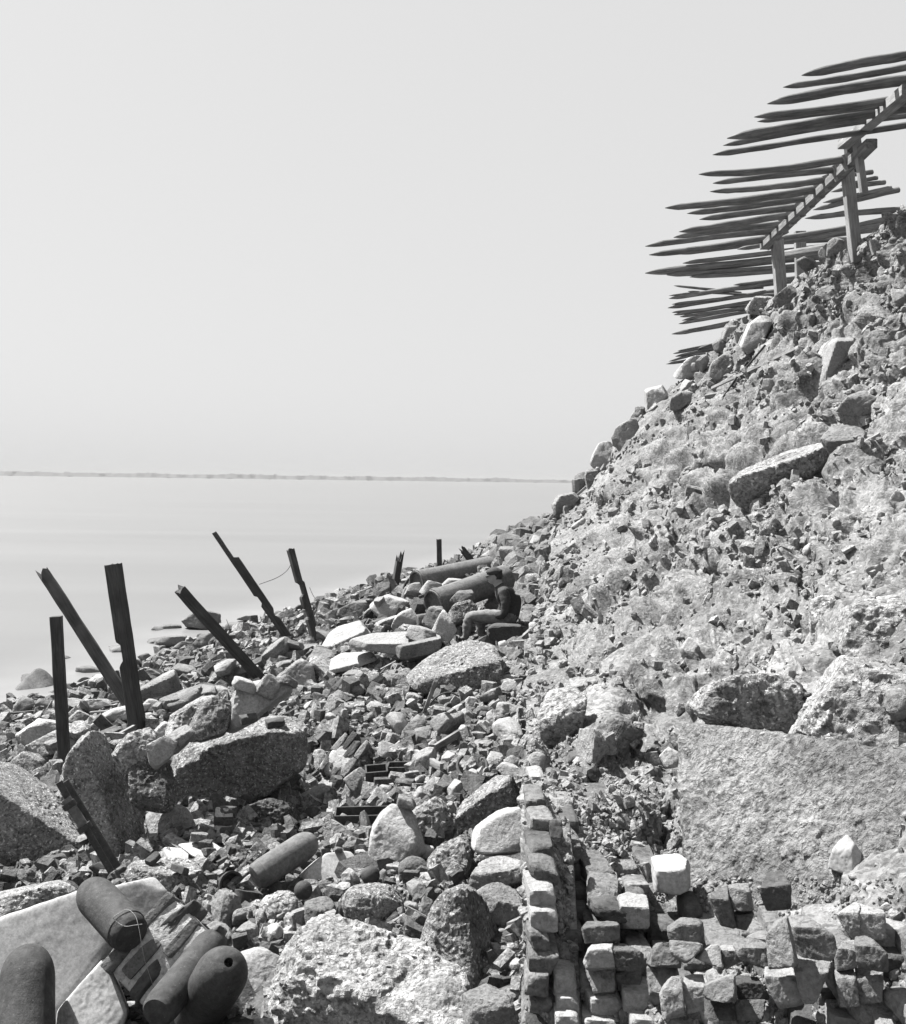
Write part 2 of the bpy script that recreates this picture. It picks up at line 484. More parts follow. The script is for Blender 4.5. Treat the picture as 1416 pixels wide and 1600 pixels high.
# ------------------------------------------------------------------ the low far shore with its trees
fx = np.linspace(-1500, 700, 900)
P1 = np.stack([fx / 70, fx * 0, fx * 0], -1)
tree = 6.5 + 4.5 * np.clip(fbm(P1 * 0.5, 3) + 0.25, 0, 1) + 4.5 * np.clip(fbm(P1 * 5 + 4, 3), 0, 1) + 2.4 * np.clip(fbm(P1 * 22 + 8, 2), -0.3, 1)
tree *= np.interp(fx, [-1500, -1180, 100, 480, 700], [0.9, 1.2, 1.2, 0.6, 0.4])
rows = []
for k, (dy, f) in enumerate([(0, 0.0), (6, 0.18), (22, 0.24), (26, 0.85), (34, 1.0), (60, 1.0), (75, 0.0)]):
    jit = 10 * perlin(P1 * 3 + k)
    rows.append(np.stack([fx, 2600 + dy + jit + 60 * np.sin(fx / 500), -0.3 + tree * f + (0.3 if f else 0)], -1))
M['far'] = plain_mat('far_woods', 0.05, ns=0.1)
me = make_mesh('far_shore', np.array(rows).reshape(-1, 3), grid_faces(len(fx), 7), [M['far']])
tag(link('far_shore', me), kind='structure')

# ------------------------------------------------------------------ the debris slope of the ruined rampart
SILY = [1900, 1600, 1200, 1100, 1050, 1000, 950, 900, 850, 800, 765, 730, 690, 650, 610, 570, 530, 500, 470, 440, 410, 385, 350, 300, 250, 150, 50]
SILX = [812, 815, 820, 824, 825, 829, 838, 851, 864, 884, 912, 928, 958, 994, 1045, 1098, 1142, 1170, 1208, 1240, 1290, 1338, 1380, 1440, 1500, 1600, 1700]
def silx(y): return np.interp(-np.asarray(y, float), [-v for v in SILY], SILX)
CP = np.array([
 (815,1800,3.2),(1100,1800,3.0),(1400,1800,2.7),(1700,1800,2.2),
 (815,1570,3.5),(950,1560,3.5),(1100,1550,3.4),(1250,1500,3.25),(1400,1500,3.0),(1700,1500,2.4),
 (815,1300,3.9),(900,1300,4.05),(1050,1330,4.2),(1200,1330,3.9),(1400,1300,3.4),(1700,1300,2.7),
 (820,1200,4.9),(950,1200,5.0),(1060,1180,5.0),(1200,1180,4.4),(1400,1150,3.8),(1700,1150,3.1),
 (824,1100,7.0),(950,1080,6.6),(1100,1080,5.8),(1250,1050,5.1),(1400,1000,4.6),(1700,1000,3.9),
 (828,1000,10),(950,980,9),(1100,950,7.8),(1250,900,6.9),(1400,850,6.2),(1700,850,5.2),
 (850,900,13),(950,880,11.5),(1100,820,10),(1250,770,8.7),(1400,720,7.8),(1700,720,6.8),
 (880,800,17),(1000,770,14),(1100,700,12.8),(1250,650,10.6),(1400,580,9.4),(1700,580,8.0),
 (925,730,18.5),(1000,645,18),(1100,570,17.3),(1200,520,14.8),(1300,470,12.9),(1400,400,11.4),(1700,400,9.2),
 (1215,460,15.9),(1345,380,12.3),(1500,250,11),(1700,50,10),(1700,250,9.5)], float)
def _tps(r2): return 0.5 * r2 * np.log(r2 + 1e-9)
_c = CP[:, :2] / 400
_K = _tps(((_c[:, None] - _c[None]) ** 2).sum(-1)) + np.eye(len(_c)) * 0.004
_Pm = np.c_[np.ones(len(_c)), _c]
_A = np.block([[_K, _Pm], [_Pm.T, np.zeros((3, 3))]])
_w = np.linalg.solve(_A, np.r_[np.log(CP[:, 2]), 0, 0, 0])
# hollows (+) and overhangs (-): photo x, y, radii, metres
BUMPS = [(880,1015,26,14,.5),(940,1060,22,16,.5),(985,1180,22,20,.4),(930,1230,20,18,.35),(860,1180,14,30,.3),(1000,1050,20,30,.4),(1060,1010,24,14,.4),(905,1100,18,20,.4),(845,940,14,20,.5),(960,900,14,20,.6),(1110,905,30,12,.4),(1010,1120,45,40,0.55),(870,1190,40,30,0.25),(1150,1125,90,16,0.30),(1170,1085,80,30,-0.30),(1040,1260,26,120,0.30),
         (900,960,30,40,0.3),(1035,960,45,25,0.3),(1000,840,18,50,0.5),(1260,940,22,60,0.35),(1245,1010,30,35,0.30),
         (860,1040,30,30,0.35),(1150,1000,60,25,-0.15),(950,1120,30,25,-0.15),(880,870,25,30,-0.3),(1070,830,40,25,-0.25),
         (1040,690,30,14,0.3),(1110,735,20,10,0.4),(1300,760,20,30,0.3),(1320,850,20,30,0.25),(1180,850,60,30,-0.1),
         (1215,1400,20,25,0.2),(905,1400,20,90,0.22),(860,1480,12,80,0.12),(1190,1440,20,60,0.1)]
_rb = np.random.default_rng(21)
for _ in range(46):
    bx_, by_ = _rb.uniform(850, 1420), _rb.uniform(480, 1240)
    if bx_ < silx(by_) + 40 or (1040 < bx_ and by_ > 1100): continue
    dd_ = float(np.interp(by_, [400, 1250], [1.5, 0.7]))
    BUMPS.append((bx_, by_, _rb.uniform(10, 38), _rb.uniform(10, 30), dd_ * _rb.choice([-0.22, -0.16, 0.34, 0.26, 0.2])))
def slope_depth(x, y):
    x = np.asarray(x, float); y = np.asarray(y, float)
    sh = x.shape; q = np.stack([x.ravel(), y.ravel()], -1) / 400
    out = np.empty(len(q))
    for s in range(0, len(q), 60000):
        qq = q[s:s + 60000]
        out[s:s + 60000] = _tps(((qq[:, None] - _c[None]) ** 2).sum(-1)) @ _w[:-3] + _w[-3] + qq @ _w[-2:]
    d = np.exp(out).reshape(sh)
    for bx, by, rx, ry, a in BUMPS:
        d = d + a * np.exp(-((x - bx) / rx) ** 2 - ((y - by) / ry) ** 2)
    return d
NU, NV, NW = 520, 800, 7
yy = np.linspace(1850, 120, NV)
uu = np.linspace(0, 1, NU) ** 1.12
lx = silx(yy)
PX = lx[:, None] + (1720 - lx)[:, None] * uu[None]
PY = np.repeat(yy[:, None], NU, 1)
DD = slope_depth(PX, PY)
SP = unproj(PX.ravel(), PY.ravel(), DD.ravel()).reshape(NV, NU, 3)
# the hidden back: from the outline on, away from the camera and down
vd = SP[:, 0] - np.array([0, 0, CAMZ]); vd /= np.linalg.norm(vd, axis=1)[:, None]
wrap = []
for k in range(NW, 0, -1):
    s = 0.022 * k ** 1.8 * DD[:, 0][:, None] / 2
    wrap.append(SP[:, 0] + s * (vd + np.array([0.28, 0, 0]) + np.array([0, 0, -0.16])))
SP = np.concatenate([np.array(wrap).transpose(1, 0, 2), SP], 1)
NT = NU + NW
du = np.gradient(SP, axis=1); dv = np.gradient(SP, axis=0)
SN = np.cross(du, dv); SN /= np.linalg.norm(SN, axis=2)[..., None] + 1e-9
flip = np.sign((SN * (np.array([0, 0, CAMZ]) - SP)).sum(-1, keepdims=True)); flip[:, :NW] = flip[:, NW:NW + 1]
SN = SN * flip
pt = SP.reshape(-1, 3)
dist = pt[:, 1]
wp_ = pt + 0.10 * np.stack([fbm(pt / 0.22 + q, 3) for q in (0, 11, 23)], -1)
# strata run up the slope, away from the beach
ax1 = np.array([0.80, 0.25, 0.55]); ax1 /= np.linalg.norm(ax1)
along = wp_ @ ax1
wp2 = wp_ - 0.45 * along[:, None] * ax1[None] * 0.4
def shards(q, sc, off):
    f1, f2, rr = worley(q / sc + off)
    return (rr - 0.42) * sstep(0, 0.5, f2 - f1)
l1 = shards(wp2, 0.45, 3); l2 = shards(wp2, 0.17, 7); l3 = shards(wp2, 0.075, 8); l4 = shards(pt, 0.034, 2)
mask = np.clip(0.6 + 1.3 * fbm(pt / 0.8 + 30, 2), 0.35, 1.5)
near = np.clip(dist / 7, 0.35, 1.3)
shelf = np.tanh(5 * fbm(wp2 / 0.95 + 41, 3, 0.5)) + 0.6 * np.tanh(6 * fbm(wp2 / 0.42 + 61, 3, 0.5))
disp = (0.075 * near * shelf + 0.26 * near * fbm(pt / 1.3, 4, 0.55) + 0.20 * near * l1 + 0.15 * near ** 0.5 * l2 * mask + 0.05 * l3 * mask + 0.008 * l4 * mask + 0.03 * near ** .5 * fbm(pt / 0.18 + 13, 3, .5, ridge=True)
        + 0.10 * near ** 0.5 * fbm(pt / 0.42 + 3, 5, 0.55, ridge=True) + 0.008 * fbm(pt / 0.07 + 5, 3, 0.6, ridge=True))
disp = disp.reshape(NV, NT)
edge = np.r_[np.full(NW, 0.35), 0.35 + 0.65 * sstep(0.0, 0.22, uu)]
disp = disp - 0.03 * (1 - edge[None])
SPD = SP + SN * (disp * edge[None])[..., None]
me = make_mesh('rampart_slope', SPD.reshape(-1, 3), grid_faces(NT, NV), [M['debris']])
tag(link('rampart_slope', me), kind='structure')
SN2 = np.cross(np.gradient(SPD, axis=1), np.gradient(SPD, axis=0)); SN2 /= np.linalg.norm(SN2, axis=2)[..., None] + 1e-9
SN2 *= np.sign((SN2 * (np.array([0, 0, CAMZ]) - SPD)).sum(-1, keepdims=True))

def join_scatter(name, bases, P, S, A, mat, smooth=True):
    """many small stones as one mesh: positions, sizes (n,3), euler angles"""
    Vs, Fs, off = [], [], 0
    n = len(P); which = RNG.integers(0, len(bases), n)
    ca, sa = np.cos(A), np.sin(A)
    for bi, (bv, bf) in enumerate(bases):
        idx = np.nonzero(which == bi)[0]
        if not len(idx): continue
        R = np.empty((len(idx), 3, 3))
        a, b_, c = A[idx, 0], A[idx, 1], A[idx, 2]
        for q, i in enumerate(idx):
            R[q] = np.array(Euler(A[i]).to_matrix())
        W = np.einsum('nij,nvj->nvi', R, bv[None] * S[idx][:, None]) + P[idx][:, None]
        Vs.append(W.reshape(-1, 3)); Fs.append((bf[None] + (np.arange(len(idx)) * len(bv))[:, None, None]).reshape(-1, 4) + off)
        off += W.shape[0] * W.shape[1]
    return make_mesh(name, np.concatenate(Vs), np.concatenate(Fs), [mat], smooth)

def rand_planes(rng, base, nx=5, cut=(0.75, 1.05)):
    pl = list(base)
    for _ in range(nx):
        n = rng.normal(size=3); n /= np.linalg.norm(n)
        ext = min((d / max(np.dot(n, m_ / np.linalg.norm(m_)), 1e-3)) for m_, d in [(np.array(q[0], float), q[1]) for q in base] if np.dot(n, q[0] if False else m_) > 0.05) if base else 1
        pl.append((n, ext * rng.uniform(*cut)))
    return pl
BOX = [((1, 0, 0), 1), ((-1, 0, 0), 1), ((0, 1, 0), 1), ((0, -1, 0), 1), ((0, 0, 1), 1), ((0, 0, -1), 1)]
def lump_base(seed, n, p=9, amp=0.12, nx=6, fine=0):
    rng = np.random.default_rng(seed)
    return gauge_rock(rand_planes(rng, BOX, nx, (0.62, 0.95)), (1, 1, 1), n, p, seed, amp, fine)
small_bases = [lump_base(100 + i, 3, 26, 0.16) for i in range(10)]

wcol = (1720 - lx); wcol = wcol / wcol.sum()
def slope_pick(n):
    r = RNG.choice(NV, n, p=wcol); c = NW + RNG.integers(0, NU, n)
    return r, c
n = 48000
r, c = slope_pick(n)
keep = (fbm(SPD[r, c] / 0.8 + 3, 3) + RNG.normal(0, .12, n)) > 0.0
r, c = r[keep], c[keep]; n = len(r)
sz = np.minimum(np.exp(RNG.normal(math.log(0.0115), 0.55, n)), .045) * np.clip(SPD[r, c, 1] / 6, 0.6, 1.8)
S3 = sz[:, None] * RNG.uniform(0.6, 1.3, (n, 3))
chip_bases = []
for i in range(10):
    bv, bf = gauge_rock(rand_planes(np.random.default_rng(60 + i), BOX, 4, (0.65, 0.95)), (1, 1, 1), 2, 40, 60 + i, 0.10, 0, chips=4)
    chip_bases.append((bv * np.array([1.25, .9, .6]), bf))

me = join_scatter('slope_rubble', chip_bases, SPD[r, c] + SN2[r, c] * (sz * 0.15)[:, None], S3, RNG.uniform(0, 6.28, (n, 3)), M['crumbs'], False)
tag(link('slope_rubble', me), 'small loose stones and mortar crumbs bedded all over the rampart slope', 'rubble', kind='stuff')
# ------------------------------------------------------------------ single stones traced at their own distance
def hull(pts):
    pts = sorted(map(tuple, pts))
    def half(ps):
        h = []
        for p in ps:
            while len(h) > 1 and (h[-1][0]-h[-2][0])*(p[1]-h[-2][1]) - (h[-1][1]-h[-2][1])*(p[0]-h[-2][0]) <= 0: h.pop()
            h.append(p)
        return h
    a, b = half(pts), half(pts[::-1])
    return a[:-1] + b[:-1]

def poly_rock(name, label, cat, poly, mat, ridge=None, Y=None, dY=0.0, T=None, n=None, p=34, amp=0.10, fine=None, pit=0.0, lump=0.0,
              facets=3, slope=False, group=None, base=None, tilt=0.16, parent=None, seed=None, deep=1.0, front=None, fn=None, chips=14, chipr=(0.82, 0.985)):
    seed = seed if seed is not None else abs(int(poly[0][0] * 31 + poly[0][1] * 17)) % 997
    rng = np.random.default_rng(seed)
    hp = hull(poly)
    cx = sum(q[0] for q in hp) / len(hp); cy = sum(q[1] for q in hp) / len(hp)
    wpx = max(q[0] for q in hp) - min(q[0] for q in hp); hpx = max(q[1] for q in hp) - min(q[1] for q in hp)
    if Y is None:
        if slope: Y = float(slope_depth(np.array([cx]), np.array([cy]))[0])
        else:
            by = base if base is not None else max(q[1] for q in hp) - 0.12 * hpx
            Y = ghit(cx, by)
    Y += dY
    k = Y / F
    small = min(wpx, hpx) * k; big = max(wpx, hpx) * k
    if T is None: T = 0.5 * (0.6 * small + 0.4 * min(big, 1.8 * small))
    Yc = Y + T * (-0.1 if slope else 0.8) - (0.25 if slope and cx < silx(cy) + 75 else 0)
    k = Yc / F
    C = unproj(cx, cy, Yc)
    w = C - np.array([0, 0, CAMZ]); w /= np.linalg.norm(w)
    ax = np.array([math.cos(ROLL), 0, -math.sin(ROLL)]); up0 = np.array([math.sin(ROLL), 0, math.cos(ROLL)])
    u = ax - w * ax.dot(w); u /= np.linalg.norm(u)
    v = np.cross(u, w); v = v if v.dot(up0) > 0 else -v
    planes = []
    m_ = len(hp)
    for i in range(m_):
        (x0, y0), (x1, y1) = hp[i], hp[(i + 1) % m_]
        ex, ey = x1 - x0, y1 - y0; L = math.hypot(ex, ey)
        if L < 1: continue
        nx, ny = ey / L, -ex / L
        if nx * (x0 - cx) + ny * (y0 - cy) < 0: nx, ny = -nx, -ny
        d = (nx * (x0 - cx) + ny * (y0 - cy)) * k
        tl = rng.uniform(-tilt, tilt)
        planes.append((np.array([nx, -ny, tl]), d * math.sqrt(1 + tl * tl) / math.sqrt(1 + tl * tl)))
    if fn is not None:
        planes.append((np.array([fn[0], fn[1], -1.0]), T / math.sqrt(1 + fn[0] ** 2 + fn[1] ** 2)))
    elif ridge is not None:
        (x0, y0), (x1, y1) = ridge
        a = np.array([(x0 - cx) * k, -(y0 - cy) * k, -T]); b_ = np.array([(x1 - cx) * k, -(y1 - cy) * k, -T])
        r = b_ - a; L = math.hypot(r[0], r[1]); pq = np.array([-r[1], r[0]]) / L
        if (ridge[1][0] - ridge[0][0]) < 0: pq = -pq
        q0 = a[:2].dot(pq); qt = max((np.array([(q[0] - cx) * k, -(q[1] - cy) * k])).dot(pq) for q in hp)
        e1 = math.atan2(max(qt - q0, 0.05 * T), 1.7 * T)
        nt_ = np.array([pq[0] * math.cos(e1), pq[1] * math.cos(e1), -math.sin(e1)])
        e2 = math.radians(front if front is not None else 12)
        nf = np.array([-pq[0] * math.sin(e2), -pq[1] * math.sin(e2), -math.cos(e2)])
        planes.append((nt_, nt_.dot(a))); planes.append((nf, nf.dot(a)))
    else:
        planes.append((np.array([rng.uniform(-.2, .2), rng.uniform(0.15, .45), -1]), T))
    planes.append((np.array([rng.uniform(-.15, .15), rng.uniform(-.1, .3), 1]), T * deep))
    ext = (wpx * k / 2, hpx * k / 2, T)
    for _ in range(facets):
        nn = np.array([rng.uniform(-1, 1), rng.uniform(-0.6, 1), -rng.uniform(0.2, 1)]); nn /= np.linalg.norm(nn)
        dd = abs(nn[0]) * ext[0] + abs(nn[1]) * ext[1] + abs(nn[2]) * ext[2]
        planes.append((nn, dd * rng.uniform(0.62, 0.8)))
    px = max(wpx, hpx)
    if n is None: n = int(np.clip(px / 2.6, 10, 50))
    if fine is None: fine = 0.010 if px > 30 else 0.003
    if fine: fine = min(fine, Y * 0.0018) * {'white': 0.2, 'pale': 0.6}.get(mat, 1.0)
    V, Q = gauge_rock([(q[0] / np.linalg.norm(q[0]), q[1]) for q in planes], ext, n, p, seed, amp, fine, 1.0, pit, lump, chips, chipr)
    R = np.stack([u, v, w], 0)
    W = V @ R
    if np.linalg.det(R) < 0: Q = Q[:, ::-1]
    me = make_mesh(name, W, Q, [mat if not isinstance(mat, str) else M[mat]])
    try: me.set_sharp_from_angle(angle=math.radians(30))
    except Exception: pass
    o = link(name, me, C)
    if parent is not None:
        o.location = Vector(C) - parent.location; o.parent = parent
        return o
    tag(o, label, cat, group)
    return o

def R_(label, poly, mat='stone', name='boulder', cat='boulder', **kw):
    return poly_rock(name, label, cat, poly, mat, **kw)

CQ = dict(p=28, amp=0.12, fine=0.016, pit=0.05, lump=0.012)
# --- left and middle of the beach
R_('largest dark shell-concrete block, long and tilted, two bricks lying on its pale top', [(265,1195),(300,1165),(440,1108),(465,1112),(478,1150),(475,1195),(440,1225),(370,1262),(325,1272),(285,1255),(268,1230)], 'coquina', ridge=[(268,1192),(478,1124)], T=0.34, facets=1, n=60, **CQ)
R_('rounded shell-concrete boulder leaning on the back of the largest block', [(298,1152),(299,1135),(315,1100),(340,1088),(355,1095),(364,1110),(362,1128),(350,1145),(315,1160)], 'coquina', Y=9.0, **CQ)
R_('smooth pale slab behind the largest block at the foot of the leaning post', [(360,1135),(362,1090),(375,1072),(410,1068),(430,1060),(450,1063),(458,1075),(430,1088),(422,1105),(400,1125),(365,1145)], 'pale', Y=9.1, T=.2, facets=0, name='slab', cat='slab')
R_('pale pitted boulder left of the rounded one above the largest block', [(262,1150),(270,1120),(310,1092),(330,1090),(310,1140),(280,1165)], 'coquina_pale', Y=9.2, **CQ)
R_('tall pointed shell-concrete slab standing on end at the left', [(96,1205),(112,1165),(135,1143),(150,1145),(175,1190),(205,1240),(237,1300),(228,1350),(195,1362),(165,1325),(130,1275),(100,1235)], 'coquina', ridge=[(215,1370),(118,1150)], T=0.24, n=60, facets=0, **{**CQ, 'p': 40, 'amp': .07})
R_('big dark boulder cut by the left edge beside the tall slab', [(-40,1190),(20,1195),(60,1220),(110,1285),(132,1312),(118,1352),(60,1368),(-40,1362)], 'coquina', ridge=[(-40,1222),(125,1318)], n=50, facets=0, **{**CQ, 'amp': .08})
R_('small pale stone in the dark gap between tall slab and largest block', [(227,1270),(240,1260),(262,1257),(300,1270),(296,1310),(250,1318),(236,1310)], 'pale', ridge=[(262,1320),(274,1262)], front=40)
R_('pale speckled boulder behind the top of the tall slab', [(178,1182),(200,1148),(225,1133),(242,1150),(237,1172),(215,1212),(192,1205)], 'coquina_pale', Y=8.4, **CQ)
R_('speckled rock coloured dark for the shadow left of the largest block', [(198,1205),(232,1182),(265,1200),(272,1262),(225,1262),(205,1240)], 'coquina_shaded', Y=8.3, **CQ)
R_('flat pale stone lying over the gap left of the largest block', [(228,1168),(255,1152),(276,1160),(268,1182),(248,1200),(236,1192)], 'pale', Y=8.1, name='slab', cat='slab')
R_('grey slab lying across between pale stone and leaning boulder', [(252,1158),(290,1130),(303,1148),(275,1178),(260,1172)], 'stone', Y=8.3, name='slab', cat='slab', ridge=[(258,1165),(300,1140)])
R_('dark honeycombed shell rock behind the white limestone slab', [(197,1370),(215,1347),(250,1338),(290,1342),(312,1355),(312,1385),(282,1407),(240,1400),(205,1388)], 'coquina', ridge=[(197,1368),(315,1366)], T=0.2, n=40, **CQ)
R_('bright white block with a crisp edge behind the honeycombed rock', [(255,1325),(308,1328),(313,1348),(258,1345)], 'white', name='block', cat='block', ridge=[(256,1342),(312,1344)], amp=0.02, fine=0, facets=0, p=30)
R_('white slab half buried among bricks below the largest block', [(278,1322),(330,1316),(348,1326),(355,1348),(320,1350)], 'white', name='slab', cat='slab', ridge=[(290,1342),(352,1344)], amp=0.04)
WS = R_('broad white limestone slab sloping down at the bottom left', [(-30,1452),(20,1432),(122,1392),(160,1420),(186,1465),(140,1510),(108,1580),(-30,1640)], 'white', name='slab', cat='slab', T=0.22, amp=0.03, facets=0, p=24, n=36)
R_('rough pale shell rock at the left edge above the broad white slab', [(-30,1408),(30,1392),(60,1384),(92,1378),(122,1400),(60,1432),(-30,1450)], 'coquina_pale', **CQ)
R_('white slab behind the iron shell carrying its thin shadow', [(160,1392),(232,1373),(245,1385),(278,1418),(232,1450),(205,1462)], 'white', name='slab', cat='slab', T=0.16, amp=0.02, facets=0, p=26, n=30)
R_('white pointed block at the bottom between two dark wooden pieces', [(92,1582),(150,1505),(176,1535),(202,1582),(190,1640),(100,1640)], 'white', name='block', cat='block', amp=0.03, p=24)
R_('grey worn block with a clipped corner left of the brick masonry lump', [(138,1500),(146,1484),(166,1484),(196,1512),(182,1538),(150,1512)], 'stone', name='block', cat='block')
R_('grey rock with a dark hollow side right of the masonry lump', [(325,1406),(340,1393),(365,1398),(380,1430),(384,1448),(365,1460),(340,1445)], 'stone', ridge=[(345,1456),(352,1396)], front=30)
R_('rough wedge stone resting above the long iron shell', [(306,1462),(335,1438),(350,1445),(370,1467),(342,1492),(312,1482)], 'stone', ridge=[(310,1470),(366,1462)])
R_('small block with a bright white top and dark side near the long shell', [(369,1456),(384,1439),(400,1448),(413,1476),(403,1484),(384,1476)], 'stone', name='block', cat='block', ridge=[(369,1458),(402,1450)], amp=0.02, facets=0, p=26)
R_('squared stone coloured dark for its shaded front, one face pale, in front of the lone shell', [(391,1382),(404,1360),(434,1348),(480,1358),(479,1386),(450,1394),(400,1392)], 'coquina_shaded', name='block', cat='block', ridge=[(434,1395),(434,1349)], front=38, amp=0.03, facets=0, p=26)
R_('round crumbly shell ball left of the larger round one', [(402,1420),(410,1402),(440,1391),(465,1400),(476,1420),(473,1442),(445,1452),(415,1446)], 'coquina_pale', p=6, amp=0.06, fine=0.012, lump=0.016, n=40)
R_('largest round shell-concrete ball in the foreground', [(525,1408),(540,1388),(590,1380),(628,1385),(643,1402),(640,1428),(620,1452),(585,1463),(545,1452),(530,1432)], 'coquina', p=6, amp=0.06, fine=0.012, lump=0.012, n=48)
R_('small split block between the two round shell balls', [(474,1432),(478,1405),(505,1400),(520,1410),(528,1432),(505,1448),(480,1446)], 'stone', name='block', cat='block', ridge=[(476,1424),(526,1420)])
R_('big smooth pale boulder standing in the middle foreground', [(576,1345),(580,1298),(600,1265),(620,1256),(640,1268),(656,1298),(668,1332),(645,1348),(600,1364),(582,1356)], 'pale', n=44, amp=0.05, fine=0.008)
R_('pale knobbly boulder leaning against the smooth pale one', [(642,1292),(650,1265),(680,1248),(700,1262),(712,1290),(702,1312),(670,1324),(655,1314)], 'coquina_pale', **CQ)
R_('long pitted block rising to the right beside the wall foot', [(711,1302),(718,1266),(745,1235),(775,1210),(806,1223),(816,1246),(790,1272),(745,1302),(720,1308)], 'coquina', ridge=[(716,1276),(790,1222)], n=44, **CQ)
R_('smooth pale disc of stone with a faint ring near the wall foot', [(736,1322),(745,1295),(775,1273),(812,1260),(835,1290),(812,1330),(762,1336)], 'pale', name='slab', cat='slab', amp=0.03, facets=0, p=22, n=30, Y=6.2)
R_('rough brown-grey boulder below the knobbly pale one', [(667,1362),(675,1335),(700,1317),(730,1305),(743,1320),(736,1346),(720,1372),(695,1382),(675,1374)], 'coquina', **CQ)
R_('small round grey stone right of the lone cannonball', [(620,1366),(628,1345),(650,1337),(668,1350),(671,1372),(655,1390),(630,1385)], 'stone', p=7)
R_('tall coarse shell boulder leaning left at the wall foot', [(656,1482),(664,1450),(680,1415),(705,1395),(730,1392),(756,1405),(776,1440),(792,1490),(802,1545),(770,1556),(710,1536),(690,1514),(665,1504)], 'coquina', ridge=[(750,1560),(712,1394)], front=35, n=60, **CQ)
R_('thick grey slab wedged against the brick wall edge', [(744,1396),(780,1379),(830,1400),(830,1430),(790,1454),(770,1442),(754,1422)], 'stone', name='slab', cat='slab', ridge=[(746,1402),(826,1418)], Y=5.6)
R_('dark dished slab under the pale disc by the wall', [(734,1378),(745,1350),(780,1335),(826,1350),(826,1372),(775,1386),(740,1388)], 'stone', name='slab', cat='slab', ridge=[(738,1368),(826,1356)], Y=5.9)
R_('low pale crumbling mass across the bottom centre', [(436,1512),(462,1455),(485,1443),(530,1456),(600,1473),(650,1485),(684,1520),(724,1548),(700,1640),(440,1640)], 'coquina_pale', n=64, T=0.5, fn=(.1, 1.1), **{**CQ, 'lump': 0.02, 'pit': .16})
R_('smooth pale wedge lying on the crumbling mass at bottom centre', [(446,1545),(458,1500),(490,1478),(530,1490),(532,1522),(502,1540)], 'pale', Y=4.95)
R_('angular pale stone right of the short iron shell', [(364,1500),(400,1484),(440,1503),(446,1545),(420,1564),(378,1556)], 'pale')
R_('pale rock at the bottom edge under the tall coarse boulder', [(654,1548),(690,1528),(732,1552),(725,1620),(650,1620)], 'pale', Y=4.7)
R_('dark hollowed stone at the bottom edge beside the brick wall', [(722,1558),(760,1538),(795,1552),(812,1600),(730,1610)], 'stone', Y=4.6, ridge=[(726,1566),(806,1572)])
R_('flat pale slab behind the lone small cannonball', [(468,1368),(500,1340),(548,1333),(562,1345),(537,1374),(490,1387)], 'white', name='slab', cat='slab', amp=0.04, n=26)
R_('big pitted boulder in front of the seated man', [(636,1062),(660,1035),(700,1008),(735,997),(775,1008),(792,1030),(790,1056),(775,1088),(690,1094),(648,1082)], 'coquina', ridge=[(640,1070),(795,1032)], T=0.42, n=60, **{**CQ, 'pit': .1})
R_('long flat pale slab left of the seated man', [(543,1002),(590,989),(665,984),(690,994),(692,1010),(650,1026),(610,1018),(550,1014)], 'pale', name='slab', cat='slab', Y=14.6, ridge=[(545,1008),(690,1004)], amp=0.05)
R_('dark-faced squared block at the end of the long pale slab', [(620,1010),(682,992),(692,1020),(640,1033),(624,1030)], 'stone', name='block', cat='block', Y=14.0, ridge=[(621,1012),(684,998)], amp=0.02, facets=0, p=26)
R_('pale slab tilting up below the long pale slab', [(490,1052),(540,1020),(580,1018),(590,1030),(540,1050),(500,1058)], 'pale', name='slab', cat='slab', ridge=[(492,1054),(588,1028)])
R_('peaked grey rock above the loose brick heap', [(430,1062),(470,1030),(488,1043),(494,1068),(460,1082)], 'stone')
R_('pale arching slab behind the long flat slab', [(503,1018),(523,980),(560,969),(582,985),(545,1000),(525,1020)], 'pale', name='slab', cat='slab', ridge=[(520,1010),(580,982)])
R_('rough dark-fronted rock left of the long flat slab', [(479,1032),(495,1009),(520,1016),(527,1032),(505,1045),(483,1044)], 'stone', ridge=[(481,1030),(525,1026)])
R_('flat rounded slab behind the peaked grey rock', [(434,1022),(460,1009),(499,1005),(492,1022),(450,1034)], 'stone', name='slab', cat='slab', ridge=[(436,1022),(496,1012)])
R_('long narrow stone leaning at the foot of the tall notched post', [(398,1044),(415,1018),(440,996),(456,1000),(450,1014),(425,1038)], 'stone')
R_('large squared block with dark front at the water edge behind the posts', [(213,1080),(268,1043),(280,1066),(276,1088),(214,1104)], 'stone', name='block', cat='block', ridge=[(214,1082),(270,1049)], amp=0.02, facets=0, p=26, n=22)
R_('two-stepped long slab right of the squared shore block', [(253,1092),(310,1069),(333,1071),(336,1085),(280,1104),(258,1112)], 'stone', name='slab', cat='slab', ridge=[(255,1098),(334,1078)])
R_('mossy rough rock behind the leaning post', [(328,1066),(345,1045),(375,1034),(392,1055),(366,1072)], 'coquina', **CQ)
R_('triangular pale stone standing below the iron tube', [(675,987),(692,951),(712,985),(702,1002),(682,1002)], 'pale', Y=15.0)
R_('mottled block leaning right beside the knees of the man', [(698,966),(714,944),(735,938),(747,950),(735,966),(710,980)], 'coquina', Y=16.2, **CQ)
R_('squared stone the man sits on', [(761,977),(768,973),(815,973),(817,998),(812,1006),(764,1006)], 'dark', name='block', cat='block', Y=14.75, T=.16, ridge=[(762,979),(817,978)], amp=0.02, facets=0, p=26, n=18)
R_('dark upright block under the mouth of the near iron tube', [(650,962),(672,958),(676,986),(655,988)], 'dark', name='block', cat='block', Y=16.8)
R_('broad pale boulder on the ridge left of the posts group', [(524,957),(555,940),(580,938),(584,950),(560,967),(530,970)], 'stone')
R_('round-topped pale boulder left of the near iron tube', [(578,948),(600,930),(637,940),(627,966),(600,970)], 'pale')
